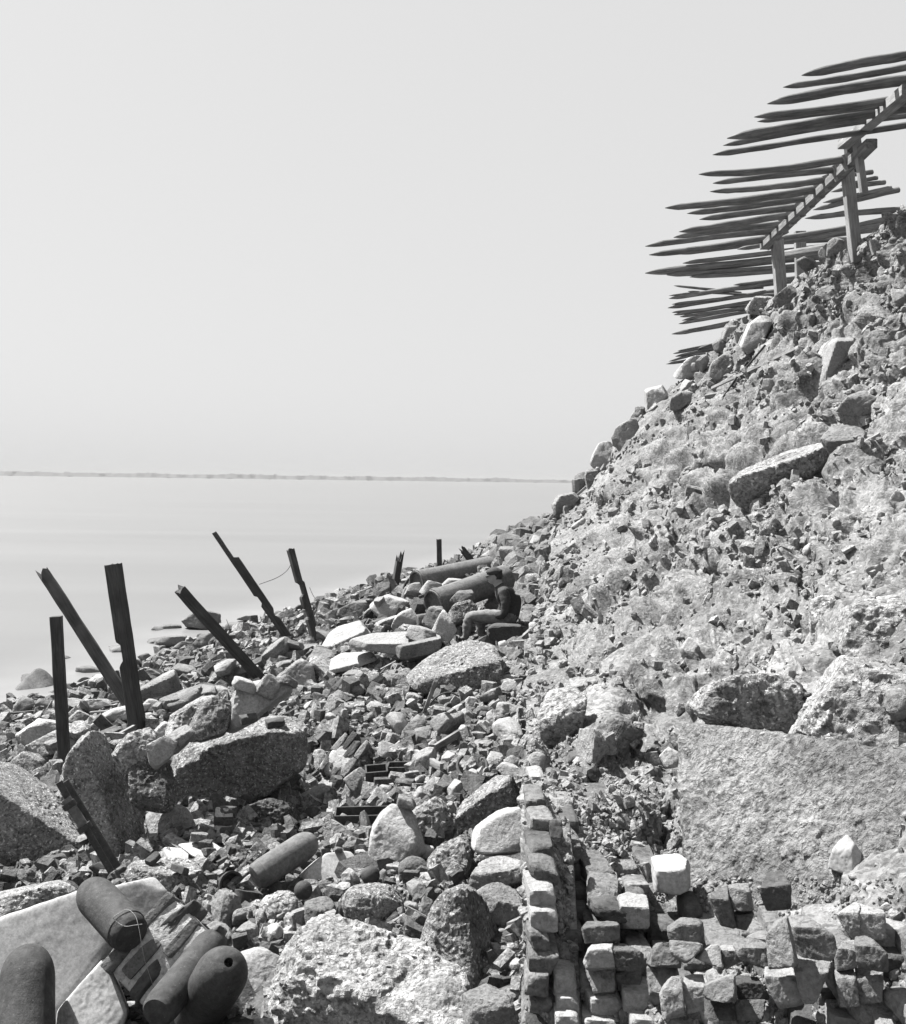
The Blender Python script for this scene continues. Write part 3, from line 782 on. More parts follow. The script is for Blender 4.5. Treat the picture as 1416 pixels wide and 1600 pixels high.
R_('white lumpy stone left of the near iron tube mouth', [(612,978),(620,960),(642,950),(655,966),(650,985),(620,988)], 'pale')
R_('pale ridge boulder between the two iron tubes', [(680,925),(700,905),(722,905),(730,918),(700,930)], 'pale')
R_('small angular stone beneath the seat of the man', [(778,1005),(790,1001),(798,1015),(792,1024),(782,1018)], 'pale')
R_('pale stone right of the boulder in front of the man', [(776,1062),(795,1054),(812,1058),(800,1072),(780,1076)], 'pale')
R_('white-topped stone at the left shore between the first two posts', [(30,1150),(60,1125),(100,1130),(128,1142),(92,1160),(50,1172)], 'pale')
R_('dark-fronted stone behind the base of the first post', [(44,1168),(95,1138),(125,1150),(120,1180),(60,1190)], 'stone')
R_('pale boulder behind the horizontal timbers at the left shore', [(104,1118),(135,1094),(165,1092),(178,1105),(150,1116)], 'pale')
R_('small dark rock beside the first post at the waterline', [(104,1128),(122,1110),(140,1118),(138,1132)], 'stone')
R_('domed shore rock at the left edge of the water', [(20,1110),(32,1086),(48,1092),(54,1106),(40,1118)], 'wet')
R_('smaller shore rock right of the domed one', [(52,1112),(60,1092),(74,1095),(82,1112)], 'wet')
R_('pale split stone beside the base of the tall upright post', [(235,1150),(255,1128),(272,1132),(268,1152),(250,1162)], 'pale')
R_('white faceted stone right of the tall upright post', [(220,1106),(232,1092),(245,1093),(248,1108),(230,1112)], 'pale')
R_('pale flat-topped stone in the rubble under the wall corner', [(786,1190),(800,1182),(820,1192),(818,1206),(796,1206)], 'pale')
R_('pale pentagonal stone right of the mid-heap masonry lump', [(591,1163),(600,1158),(628,1168),(630,1188),(596,1184)], 'pale')
R_('flat grey brick-shaped slab standing on edge in the rubble heap', [(625,1150),(652,1116),(668,1128),(642,1158)], 'stone', name='slab', cat='slab')
R_('pale rounded stone near the iron trough', [(518,1260),(530,1252),(548,1254),(545,1266),(525,1270)], 'pale')
R_('white broken stone above the iron trough', [(572,1256),(590,1230),(600,1238),(592,1262)], 'pale')
R_('pale two-lobed stone on the slope toe beside the hoop', [(774,1202),(785,1192),(805,1196),(820,1208),(815,1222),(798,1220)], 'pale')
R_('rock coloured dark for the shadow beneath the largest block', [(384,1262),(415,1250),(462,1262),(475,1280),(440,1300),(395,1296)], 'coquina_shaded', **CQ)  # the block's shadow is put into this rock's darker colour
R_('grey rock behind the boulder near the man', [(505,962),(525,950),(535,965),(520,975)], 'stone')
for i, (poly, lab) in enumerate([
    ([(240,1007),(262,994),(290,993),(296,1004),(275,1012)], 'low dark rock awash in the milky water, left of the lit one'),
    ([(270,1014),(280,1003),(305,1004),(310,1015)], 'pale rock awash right beside the low dark one'),
    ([(284,972),(298,960),(322,954),(343,958),(342,976),(320,984),(292,980)], 'largest dark rock rising from the water behind the leaning post'),
    ([(302,1008),(315,992),(340,990),(345,1006),(325,1014)], 'rounded wet rock in the water just left of the leaning post'),
    ([(358,1002),(366,986),(385,992),(392,1002)], 'dark wet rock right of the leaning post at the waterline'),
    ([(368,968),(385,962),(408,964),(402,972)], 'faint low rock awash in the distance between two posts'),
    ([(122,1076),(142,1065),(166,1064),(164,1076)], 'low dark rock awash left of the leaning broken post'),
    ([(120,1066),(132,1057),(146,1062)], 'smallest faint rock just awash near the leaning broken post'),
    ([(215,1026),(230,1020),(238,1028),(226,1034)], 'faint rock fading into the water right of the tall upright post'),
    ([(206,1058),(235,1045),(250,1052),(240,1062)], 'pale foam-washed rock at the shore right of the tall post')]):
    d = ghit(sum(q[0] for q in poly) / len(poly), max(q[1] for q in poly), True)
    R_(lab, poly, 'wet', name='shore_rock', cat='rock', Y=d, amp=0.1)

R_('pale jagged stone half covering the mouth of the near iron tube', [(662,975),(672,950),(688,945),(700,962),(694,982),(672,984)], 'stone', Y=16.4)
R_('grey stone lying across the middle of the near iron tube', [(702,940),(716,924),(738,922),(742,936),(722,946)], 'stone', Y=16.7)
R_('pale angular stone in front of the far iron tube', [(655,925),(668,908),(690,912),(692,926),(672,932)], 'pale', Y=20.5)
R_('grey stone wedged against the mouth of the far iron tube', [(632,930),(640,912),(656,910),(662,926),(648,934)], 'stone', Y=21)
# --- on and in the debris slope
S = dict(slope=True)
R_('pale oblong slab upright on the crest below the stake frame', [(1157,540),(1170,508),(1186,494),(1209,495),(1201,517),(1190,542),(1172,554)], 'pale', name='slab', cat='slab', **S)
R_('rounded grey crest boulder below the pale oblong slab', [(1108,587),(1115,565),(1135,550),(1156,548),(1151,577),(1130,597)], 'stone', **S)
R_('tilted pale crest stone above the squared pale one', [(1048,592),(1075,560),(1092,555),(1100,570),(1090,587)], 'pale', **S)
R_('squared pale block on the crest edge', [(1008,610),(1036,602),(1046,622),(1030,642),(1011,647)], 'pale', name='block', cat='block', dY=-0.2, **S)
R_('grey flat stone leaning right of the squared pale crest block', [(1045,632),(1060,615),(1085,604),(1093,615),(1070,634),(1052,642)], 'stone', **S)
R_('tall crest boulder halfway down the skyline', [(957,692),(968,665),(990,651),(1001,670),(986,702),(968,707)], 'stone', dY=-0.2, **S)
R_('pale wedge boulder lowest on the skyline', [(921,722),(935,694),(950,689),(966,710),(956,737),(935,740)], 'pale', dY=-0.3, **S)
R_('pale lower-skyline stone near the pointed sticks', [(862,792),(872,775),(895,770),(905,778),(890,800),(870,806)], 'stone', dY=-0.3, **S)
R_('rounded boulder under the foot of the first frame post', [(1210,468),(1230,447),(1253,460),(1240,480),(1215,480)], 'stone', **S)
R_('pale mottled boulder left of the first frame post', [(1165,481),(1180,464),(1205,464),(1213,476),(1195,491),(1170,490)], 'coquina_pale', **S)
R_('small round stone right under the first frame post', [(1216,484),(1226,478),(1236,484),(1232,492),(1220,494)], 'stone', **S)
R_('tall pale block with a fluted edge near the right of the slope', [(1264,606),(1285,530),(1332,528),(1337,570),(1312,592),(1290,612)], 'pale', name='block', cat='block', dY=-0.25, ridge=[(1285,612),(1306,528)], front=30, facets=0, amp=0.03, **S)
R_('dark wedge stone resting above the tall pale block', [(1294,522),(1305,500),(1337,512),(1332,527),(1305,529)], 'dark', dY=-0.3, **S)
R_('grey stone at the right below the tall pale block', [(1309,642),(1325,620),(1348,611),(1375,620),(1372,668),(1325,668)], 'stone', dY=-0.2, **S)
R_('smooth round boulder perched at the right of the slope', [(1284,687),(1300,668),(1330,664),(1350,675),(1352,700),(1325,716),(1300,711)], 'stone', ridge=[(1284,690),(1352,688)], dY=-0.35, n=26, **S)
R_('big sloping lump with a pale planed top edge in the upper slope', [(1143,747),(1160,730),(1280,689),(1293,700),(1272,742),(1240,792),(1196,817),(1160,792),(1147,767)], 'coquina_pale', ridge=[(1145,752),(1288,700)], dY=-0.25, front=22, **{**CQ, **S, 'n': 44})
R_('dark pointed hole-side stone above the sloping lump', [(1095,736),(1103,715),(1115,712),(1114,738),(1104,745)], 'dark', **S)
R_('rounded grey stone with deep shadow in the middle of the slope', [(977,906),(985,885),(1000,877),(1014,890),(1011,912),(996,927),(982,923)], 'stone', dY=-0.25, **S)
R_('angular upright stone in the upper slope near the skyline', [(1045,800),(1060,778),(1078,780),(1075,808),(1055,820)], 'stone', dY=-0.1, **S)
R_('grey knob stone right of the rounded shadowed one', [(1052,885),(1065,868),(1084,866),(1082,886),(1064,898)], 'stone', dY=-0.15, **S)
R_('white round pebble stone in the middle of the slope', [(1156,900),(1165,890),(1178,888),(1180,904),(1166,910)], 'pale', dY=-0.1, **S)
R_('large white crumbling lump at the slope toe beside the beach', [(836,1152),(845,1110),(860,1076),(895,1070),(917,1090),(907,1130),(900,1162),(865,1168)], 'coquina_pale', dY=-0.3, ridge=[(838,1135),(912,1100)], front=30, **{**CQ, **S, 'n': 36})
R_('square grey block under the white crumbling lump', [(902,1178),(908,1138),(935,1144),(952,1166),(930,1192),(906,1188)], 'stone', name='block', cat='block', dY=-0.2, ridge=[(926,1192),(930,1142)], front=30, **S)
R_('pale smooth stone in the dark recess left of the flat concrete face', [(1031,1182),(1045,1168),(1063,1178),(1059,1197),(1040,1200)], 'pale', dY=-0.25, **S)
R_('dark overhanging mass above the flat concrete face', [(1085,1110),(1100,1078),(1150,1062),(1220,1060),(1262,1090),(1257,1132),(1232,1156),(1180,1150),(1120,1138)], 'coquina', dY=-0.15, T=0.3, **{**CQ, **S, 'n': 44, 'lump': .03, 'pit': .1})
R_('light pillar-like stone at the right of the slope beside a dark cleft', [(1267,982),(1269,940),(1290,929),(1312,945),(1307,982),(1296,1007),(1275,1002)], 'coquina_pale', dY=-0.3, **{**CQ, **S})
R_('bright broken mass at the right edge above the flat concrete face', [(1252,1112),(1288,1062),(1300,1034),(1345,1030),(1450,1060),(1450,1180),(1330,1192),(1270,1182),(1243,1162)], 'coquina_pale', dY=0.12, T=0.4, **{**CQ, **S, 'n': 48, 'lump': .02, 'pit': .12})
R_('bright rock at the right edge over the broken mass', [(1308,1002),(1318,960),(1350,938),(1450,930),(1450,1040),(1340,1034)], 'coquina_pale', dY=-0.15, **{**CQ, **S})
R_('smooth weathered concrete face with a plumb left edge', [(1066,1127),(1110,1140),(1180,1150),(1250,1178),(1480,1205),(1480,1450),(1200,1445),(1082,1440),(1072,1300)], 'plaster', name='concrete_block', cat='concrete block', Y=4.10, dY=0.0, T=0.40, p=34, facets=0, tilt=0.02, n=120, amp=0.10, fine=0.018, lump=0.008, pit=0.10, chips=6, chipr=(.9,.99), slope=True, fn=(-.62, .55))
R_('white upright stone low on the flat concrete face', [(1296,1356),(1310,1320),(1325,1307),(1346,1335),(1336,1367)], 'white', Y=3.5)
R_('dark knob stone below the smooth round boulder', [(1190,700),(1205,690),(1216,700),(1208,714),(1194,714)], 'dark', **S)
# ------------------------------------------------------------------ the stump of the brick scarp wall
wall = empty('brick_wall', unproj(1050, 1560, 3.5), 'broken stump of the brick scarp wall with ragged courses at the bottom right', 'wall')
def brick_var(seed, broken, n=12):
    rng = np.random.default_rng(seed)
    return gauge_rock(rand_planes(rng, BOX, 3 + 3 * broken, (0.70 if broken else 0.86, 0.98)), (1, 1, 1), n, 26, seed, 0.08 + 0.12 * broken, 0, chips=8, chipr=(0.86, .98))
BRV = []
for i in range(14):
    V, Q = brick_var(300 + i, i % 2)
    me = make_mesh('brick', V * (0.5 + 0.0 * V) , Q, [M['brick']])
    me.set_sharp_from_angle(angle=math.radians(26))
    BRV.append(me)
def brick_set(mats, seed):
    out = []
    for i in range(10):
        V, Q = brick_var(seed + i, i % 2)
        me = make_mesh('brick', V * 0.5, Q, [M[mats[i % len(mats)]]]); me.set_sharp_from_angle(angle=math.radians(26)); out.append(me)
    return out
WBR = brick_set(['brick', 'stone', 'brick', 'stone', 'pale', 'brick', 'stone', 'brick', 'stone', 'brick_dark'], 400)
poly_rock('mortar', None, None, [(820,1264),(893,1268),(900,1400),(905,1700),(818,1700)], 'debris', Y=4.02, T=.16, fn=(0.0, .60), slope=True, p=40, facets=0, tilt=0.0, chips=0, amp=.03, fine=.012, lump=.008, n=60, parent=wall)
hand = [(1048,1365,62,66),(988,1425,52,56),(940,1458,58,34),(937,1517,62,72),(985,1512,48,78),(1036,1513,48,84)]
for k in range(15):
    z = 4 - (1620 - k * 33.5 - 750) / F * 3.6
    ypx = 1620 - k * 33.5
    if ypx < 1255: right = 905
    elif ypx < 1330: right = 900
    elif ypx < 1400: right = 1010
    elif ypx < 1450: right = 1090
    else: right = 1500
    px = 819 + (0 if k % 2 else 4)
    j = 0
    while px < right:
        wdt = random.choice([0.07, 0.09, 0.10, 0.11, 0.13]) if px > 870 else random.choice([0.075, 0.095])
        if right == 1500 and px > 1080: wdt *= random.uniform(0.9, 1.25)
        d = float(slope_depth(np.array([px + 20]), np.array([ypx]))[0])
        wpx = wdt * F / d
        cx = px + wpx / 2
        px += wpx + random.uniform(3, 9)
        if random.random() < (0.05 if cx < 905 else 0.10): continue
        prot = random.uniform(-0.08, 0.03) if cx > 905 else random.uniform(-0.09, -0.04)
        P = unproj(cx, ypx + random.uniform(-4, 4), d + 0.035 + prot + (0.09 if 856 < cx < 900 and ypx < 1500 else 0))
        o = link('brick', random.choice(WBR), Vector(P) - wall.location, tuple(random.gauss(0, q * (0.35 if cx < 905 else 1)) for q in (.09, .06, .12)), wall)
        o.scale = (wdt * random.uniform(.9, 1.02), 0.20, 0.066 * (random.uniform(1.0, 1.1) if cx < 905 else random.uniform(0.85, 1.12)) * (1.12 if px > 1080 else 1))
for (x, y, w_, h_) in hand: pass
def clip_poly(poly, nx, ny, c):
    out = []
    for i in range(len(poly)):
        p, q = poly[i], poly[(i + 1) % len(poly)]
        dp, dq = nx * p[0] + ny * p[1] - c, nx * q[0] + ny * q[1] - c
        if dp <= 0: out.append(p)
        if dp * dq < 0:
            t = dp / (dp - dq); out.append((p[0] + (q[0] - p[0]) * t, p[1] + (q[1] - p[1]) * t))
    return out
WBR_N = [0]
def WB(label, poly, mat, **kw):
    '''a lump of the wall; the big ones are broken along their joints into single bricks'''
    pieces = [hull(poly)]
    for ax in (0, 1):
        nxt = []
        for pc in pieces:
            lo = min(q[ax] for q in pc); hi = max(q[ax] for q in pc)
            if hi - lo > (66 if ax == 0 else 63):
                k = random.uniform(.42, .58); c = lo + (hi - lo) * k; tl = random.uniform(-.18, .18)
                n = (1, tl) if ax == 0 else (tl, 1)
                mx = sum(q[1 - ax] for q in pc) / len(pc); c2 = c + tl * mx
                A = clip_poly(pc, n[0], n[1], c2 - 1.5); B = clip_poly(pc, -n[0], -n[1], -(c2 + 1.5))
                nxt += [q for q in (A, B) if len(q) > 2]
            else: nxt.append(pc)
        pieces = nxt
    one = len(pieces) == 1
    for i, pc in enumerate(pieces):
        k2 = dict(kw)
        if not one: k2.pop('ridge', None); k2['Y'] = kw['Y'] + random.uniform(-.05, .05); k2['n'] = 22
        mt = mat if one or random.random() < .6 else random.choice(['stone', 'brick', 'pale'])
        if not one and k2.get('Y'):
            y0 = min(q[1] for q in pc); y1 = max(q[1] for q in pc); x0 = min(q[0] for q in pc); x1 = max(q[0] for q in pc)
            k2['ridge'] = ((x0, y0 + (y1 - y0) * .3), (x1, y0 + (y1 - y0) * random.uniform(.2, .4))) if random.random() < .7 else None
        o = poly_rock('brick', None, None, pc, mt, parent=wall, seed=i * 13 + int(poly[0][0]) % 500, **{**dict(p=40, amp=0.10, facets=1, fine=0.007, tilt=0.14, chips=9, chipr=(.86, .985)), **k2})
        if one: tag(o, label)

WB('pale squared brick left of the plumb concrete edge', [(1020,1337),(1060,1335),(1076,1345),(1074,1388),(1060,1396),(1024,1392)], 'white', Y=3.75, ridge=[(1021,1362),(1075,1360)])
WB('pale-topped brick', [(965,1402),(975,1396),(1012,1402),(1012,1448),(968,1448)], 'pale', Y=3.6, ridge=[(966,1416),(1012,1418)])
WB('rounded pale brick lump', [(1043,1447),(1065,1434),(1096,1440),(1098,1480),(1070,1502),(1048,1490)], 'pale', Y=3.2, p=9)
WB('cracked brick lump', [(1108,1402),(1130,1386),(1170,1380),(1177,1430),(1165,1452),(1125,1442)], 'stone', Y=3.35, ridge=[(1110,1402),(1172,1392)])
WB('dark square brick', [(1190,1390),(1200,1368),(1222,1362),(1234,1385),(1232,1416),(1198,1420)], 'dark', Y=3.2, ridge=[(1192,1388),(1232,1382)])
WB('large leaning block of broken brick', [(1200,1465),(1215,1441),(1260,1430),(1297,1460),(1302,1500),(1270,1562),(1215,1572),(1198,1540)], 'stone', Y=2.95, ridge=[(1202,1478),(1300,1470)], n=30)
WB('pale flat brick', [(1032,1552),(1050,1530),(1100,1524),(1105,1572),(1035,1590)], 'pale', Y=3.1)
WB('dark wide brick', [(1103,1540),(1140,1525),(1185,1530),(1199,1555),(1190,1590),(1103,1590)], 'brick', Y=3.05, ridge=[(1104,1545),(1196,1545)])
WB('pale-topped flat brick', [(1085,1497),(1110,1477),(1150,1477),(1166,1495),(1130,1512)], 'pale', Y=3.2)
WB('grey brick', [(1147,1476),(1170,1464),(1201,1475),(1199,1512),(1160,1500)], 'stone', Y=3.1, ridge=[(1149,1482),(1200,1482)])
WB('broad rough brick', [(912,1502),(925,1475),(975,1475),(1004,1490),(1000,1542),(930,1552)], 'stone', Y=3.4, n=26)
WB('narrow upright brick', [(1012,1502),(1025,1478),(1050,1476),(1062,1500),(1055,1552),(1015,1552)], 'stone', Y=3.3)
WB('dark wide brick near the wall edge', [(910,1452),(920,1440),(965,1440),(967,1468),(915,1473)], 'brick', Y=3.45, ridge=[(911,1449),(966,1446)])
WB('brick lump at the right edge', [(1305,1500),(1320,1470),(1360,1465),(1385,1490),(1375,1560),(1310,1570)], 'stone', Y=2.9)
WB('brick lump at the right edge', [(1310,1430),(1340,1410),(1380,1425),(1378,1465),(1330,1470)], 'pale', Y=3.0)
WB('dark brick stub', [(860,1283),(877,1280),(878,1306),(861,1308)], 'brick_dark', Y=3.8)

# mortared lumps of brickwork
def basis(x, z):
    x = Vector(x).normalized(); z = Vector(z); z = (z - x * z.dot(x)).normalized(); y = z.cross(x)
    return Matrix((x, y, z)).transposed().to_euler()
def masonry_lump(name, label, centre, rot, nx, ny, nz, bs, gap, mats, core, holes=(), seed=3):
    root = empty(name, centre, label, 'brickwork')
    root.rotation_euler = rot
    rng = random.Random(seed)
    bx, by, bz = bs
    sx, sy, sz = nx * (bx + gap), ny * (by + gap), nz * (bz + gap)
    V, Q = gauge_rock(rand_planes(np.random.default_rng(seed), BOX, 4, (0.85, 0.98)), (1, 1, 1), 16, 18, seed, 0.05, 0.02)
    link('mortar', make_mesh('mortar', V * np.array([sx / 2 - gap / 2 - .003, sy / 2 - gap / 2 - .001, sz / 2 - gap / 2 - .004]), Q, [M[core]]), (0, 0, 0), None, root)
    bset = brick_set(mats, 500 + seed * 10)
    for i in range(nx):
        for j in range(ny):
            for k in range(nz):
                if 0 < i < nx - 1 and 0 < j < ny - 1 and 0 < k < nz - 1: continue
                if (i, j, k) in holes: continue
                off = (k % 2) * 0.25 * bx
                o = link('brick', rng.choice(bset), ((i - (nx - 1) / 2) * (bx + gap) + off, (j - (ny - 1) / 2) * (by + gap), (k - (nz - 1) / 2) * (bz + gap)),
                         (rng.gauss(0, .02), rng.gauss(0, .02), rng.gauss(0, .03)), root)
                o.scale = (bx * rng.uniform(1.0, 1.08), by * 1.05, bz * rng.uniform(1.02, 1.10))
    return root
P = unproj(258, 1492, 5.35)
masonry_lump('masonry_lump', 'foreground lump of dark bricks held by thick white mortar beside the long shell', P, basis((.62, .35, .66), (.66, -.30, -.52)), 2, 2, 4, (0.20, 0.12, 0.062), 0.030, ['brick', 'brick_dark', 'brick', 'brick'], 'mortar', seed=3)
P = unproj(540, 1190, ghit(540, 1225) + .2)
masonry_lump('masonry_lump', 'tilted lump of coursed bricks in the dark hollow right of the largest block', P, basis((.55, .45, .70), (.68, -.45, -.35)), 2, 2, 4, (0.20, 0.12, 0.066), 0.012, ['brick', 'brick', 'stone', 'brick'], 'mortar', seed=5)
P = unproj(349, 1290, ghit(350, 1308))
masonry_lump('masonry_lump', 'small upright stack of mortared bricks below the largest block', P, (math.radians(-8), math.radians(4), math.radians(20)), 1, 1, 4, (0.13, 0.10, 0.062), 0.008, ['brick', 'brick_dark', 'brick', 'brick'], 'mortar', seed=7)
# ------------------------------------------------------------------ timbers
def frame_to(a, b, spin=0.0):
    a = Vector(a); b = Vector(b); z = (b - a).normalized()
    ref = Vector((0, 1, 0)) if abs(z.y) < 0.9 else Vector((1, 0, 0))
    x = ref.cross(z).normalized(); y = z.cross(x)
    R = Matrix((x, y, z)).transposed().to_4x4()
    return Matrix.Translation(a) @ R @ Matrix.Rotation(spin, 4, 'Z'), (b - a).length

def beam_mesh(name, L, w, t, mat, seed=0, splinter=0.0, notches=(), seg=60, bevel=0.12, wob=0.012, broken_foot=0.0):
    ring = []
    for cxs, cys in ((1, -1), (1, 1), (-1, 1), (-1, -1)):
        b = bevel
        if cxs * cys < 0: ring += [(cxs * (1 - b), cys), (cxs, cys * (1 - b))] if cxs > 0 else [(cxs * (1 - b), cys), (cxs, cys * (1 - b))]
        else: ring += [(cxs, cys * (1 - b)), (cxs * (1 - b), cys)]
    # put in order by angle, add mid points
    ring = sorted(ring, key=lambda q: math.atan2(q[1], q[0]))
    rr = []
    for i in range(8):
        a, c = ring[i], ring[(i + 1) % 8]
        rr.append(a)
        if math.dist(a, c) > 0.5: rr += [((a[0]*2 + c[0])/3, (a[1]*2 + c[1])/3), ((a[0] + c[0]*2)/3, (a[1] + c[1]*2)/3)]
    rr = np.array(rr); K = len(rr)
    zs = np.linspace(0, L, seg + 1)
    V = []
    for i, z in enumerate(zs):
        x = rr[:, 0] * w / 2; y = rr[:, 1] * t / 2
        for (z0, z1, side, dep) in notches:
            q = sstep(z0 - .03, z0, z) * (1 - sstep(z1, z1 + .03, z)) if z1 < L else sstep(z0 - .03, z0, z)
            if side in ('+x', '-x'):
                s = 1 if side == '+x' else -1
                x = np.where(x * s > 0, x * (1 - q * dep), x)
            else:
                s = 1 if side == '+y' else -1
                y = np.where(y * s > 0, y * (1 - q * dep), y)
        V.append(np.stack([x, y, np.full(K, z)], -1))
    V = np.array(V)
    P = V.reshape(-1, 3)
    P2 = P.copy(); P2[:, 2] *= 0.25
    ns = fbm(P2 / 0.12 + seed * 3.7, 2)
    P[:, 0] += wob * ns; P[:, 1] += wob * fbm(P2 / 0.12 + seed * 3.7 + 40, 2)
    V = P.reshape(seg + 1, K, 3)
    if splinter:
        ang = np.arange(K) / K * 2 * np.pi
        h = perlin(np.stack([np.cos(ang) * 2.2, np.sin(ang) * 2.2, np.full(K, seed + .3)], -1))
        V[-1, :, 2] += splinter * (0.2 + 1.6 * h + 0.3 * np.sin(ang * 5 + seed))
    Fc = []
    for i in range(seg):
        for j in range(K):
            Fc.append([i * K + j, i * K + (j + 1) % K, (i + 1) * K + (j + 1) % K, (i + 1) * K + j])
    V = V.reshape(-1, 3)
    c0, c1 = len(V), len(V) + 1
    V = np.concatenate([V, [[0, 0, 0], [V[-K:, 0].mean(), V[-K:, 1].mean(), V[-K:, 2].mean() - splinter * 0.5]]])
    for j in range(0, K):
        Fc.append([c0, (j + 1) % K, j, j]); Fc.append([c1, seg * K + j, seg * K + (j + 1) % K, seg * K + (j + 1) % K])
    me = tri_safe(name, V, Fc, mat)
    return me

def tri_safe(name, V, Fc, mat, smooth=True, sharp=35):
    me = bpy.data.meshes.new(name)
    fs = []
    for f in Fc:
        g = []
        for i in f:
            if int(i) not in g: g.append(int(i))
        if len(g) > 2: fs.append(g)
    me.from_pydata([tuple(map(float, v)) for v in V], [], fs)
    me.polygons.foreach_set('use_smooth', [smooth] * len(me.polygons))
    me.materials.append(mat if not isinstance(mat, str) else M[mat])
    me.set_sharp_from_angle(angle=math.radians(sharp)); me.update()
    return me

def put_beam(name, label, cat, a, b, w, t, mat, group=None, parent=None, spin=0.0, **kw):
    Mx, L = frame_to(a, b, spin)
    me = beam_mesh(name, L, w, t, mat, **kw)
    o = link(name, me)
    if parent is not None:
        o.parent = parent; o.matrix_local = Matrix.Translation(-parent.location) @ Mx
    else:
        o.matrix_world = Mx; tag(o, label, cat, group)
    return o

PG = 'broken tarred piles of the old sea fence'
def pile(label, top, base, wpx, t=1.0, spin=0.2, dtop=0.0, Y=None, **kw):
    d = Y or ghit(*base)
    B = unproj(base[0], base[1], d); T = unproj(top[0], top[1], d + dtop)
    w = wpx * d / F
    B = B + (B - T) / np.linalg.norm(B - T) * 0.35
    return put_beam('pile', label, 'post', B, T, w * 0.97, w * 0.97 * t, 'pile', group=PG, spin=spin, wob=w * .08, **kw)
pile('upright square post nearest the left edge', (88, 963), (101, 1196), 17, spin=0.1, seed=1, splinter=0.0)
pile('thick post leaning left with a splintered top, crossing the tall upright one', (72, 900), (222, 1132), 19, spin=0.3, seed=2, splinter=0.16, Y=14.6, dtop=0.6)
pile('tall nearly upright post with a notch in its left side', (177, 882), (215, 1136), 21, spin=-0.3, seed=3, splinter=0.01, Y=13.6, notches=[(1.18, 1.42, '-x', .8)])
pile('leaning post with a pale top side ending at the smooth slab', (281, 921), (412, 1066), 14, spin=0.75, seed=4, splinter=0.03, dtop=-1.2)
pile('longest leaning post with stepped notches up to its stubby tip', (338, 831), (456, 1005), 14, spin=0.15, seed=5, splinter=0.02, notches=[(2.2, 9, '+x', .95), (1.25, 1.4, '-x', .5), (0.9, 1.0, '+x', .5)])
pile('thin ragged post right of the longest leaning one', (455, 858), (494, 1004), 12, spin=0.5, seed=6, splinter=0.03, notches=[(0.8, 0.95, '-x', .8), (1.2, 1.4, '-x', 1.0), (1.45, 9, '+x', .4), (0.5, .6, '+x', .6)])
pile('short splintered post stub on the skyline left of the iron tubes', (624, 876), (617, 918), 10, spin=0.4, seed=7, splinter=0.28, Y=24.5)
pile('squat upright post standing behind the far iron tube', (686, 843), (687, 890), 8, spin=0.1, seed=8, splinter=0.02, Y=27)
pile('tiny broken post stump leaning left on the far rubble ridge', (724, 860), (737, 877), 9, spin=0.4, seed=9, splinter=0.12, Y=27)

BG = 'loose boards and beams in the rubble'
def board(label, a, b, wpx, tpx, mat='board', da=0, db=0, lift=0.05, spin=0.0, Y=None, name='board', cat='board', slope=False, **kw):
    if slope:
        ya = float(slope_depth(np.array([a[0]]), np.array([a[1]]))[0]); yb = float(slope_depth(np.array([b[0]]), np.array([b[1]]))[0])
    else:
        ya = yb = Y or 0
        if not Y: ya = ghit(*a); yb = ghit(*b)
    A = unproj(a[0], a[1], ya + da) + np.array([0, 0, lift]); B = unproj(b[0], b[1], yb + db) + np.array([0, 0, lift])
    d = (ya + yb) / 2
    return put_beam(name, label, cat, A, B, wpx * d / F, tpx * d / F, mat, spin=spin, **{**dict(seg=8, wob=0.004), **kw})
board('dark horizontal timber at the left shoreline running off the left edge', (-10, 1124), (90, 1115), 7, 6, 'board_dark', name='timber', cat='timber')
board('dark timber behind the crossing posts at the shoreline', (138, 1114), (206, 1106), 7, 7, 'board_dark', name='timber', cat='timber')
board('pale plank lying just below the dark shoreline timber', (142, 1121), (208, 1117), 8, 4, 'board', name='plank', cat='plank')
board('dark slanted board roof-like above the shoreline plank', (150, 1110), (197, 1101), 5, 12, 'board_dark')
board('grey board leaning below the base of the tall post', (172, 1166), (215, 1143), 14, 5, 'board')
board('dark board lying across between the iron tubes', (655, 938), (694, 922), 5, 8, 'board_dark', Y=18.5)
board('short pale plank sloping down right of the dark boxes', (650, 1198), (690, 1222), 11, 6, 'board', lift=0.12, name='plank', cat='plank')
board('thin pale stake standing in the middle of the brick heap', (663, 1128), (681, 1080), 5, 4, 'sawn', lift=0.10, db=-2.2, name='stake', cat='stake')
board('flat grey board lying slanted in the heap below the boulder of the man', (678, 1188), (722, 1160), 12, 5, 'board', lift=0.1)
board('long thin pole lying up the debris slope', (1113, 612), (1292, 529), 4.5, 4.5, 'sawn', slope=True, da=-0.25, db=-0.25, name='pole', cat='pole', seg=12)
board('dark splintered lath under the long pole on the slope', (1118, 645), (1168, 572), 4, 4, 'board_dark', slope=True, da=-0.2, db=-0.25, name='lath', cat='lath')
board('second dark lath crossing under the long pole', (1150, 600), (1196, 545), 3, 3, 'board_dark', slope=True, da=-0.2, db=-0.25, name='lath', cat='lath')
board('short white pointed stick at the skyline over the lowest crest stones', (876, 802), (916, 766), 4, 3, 'sawn', Y=17.2, name='stick', cat='stick')
board('grey board poking from the skyline beside the white stick', (880, 794), (930, 772), 7, 3, 'board', Y=17.6)
board('pale stub of wood sticking out at the right below the round boulder', (1333, 712), (1375, 690), 6, 5, 'sawn', slope=True, da=-0.4, db=-0.4, name='stick', cat='stick')
board('dark plank leaning in the far rubble right of the man', (812, 885), (832, 858), 7, 4, 'board_dark', Y=22, name='plank', cat='plank')
board('long dark plank on the shore left of the thin ragged post', (345, 1022), (372, 1014), 5, 5, 'board_dark', name='plank', cat='plank')
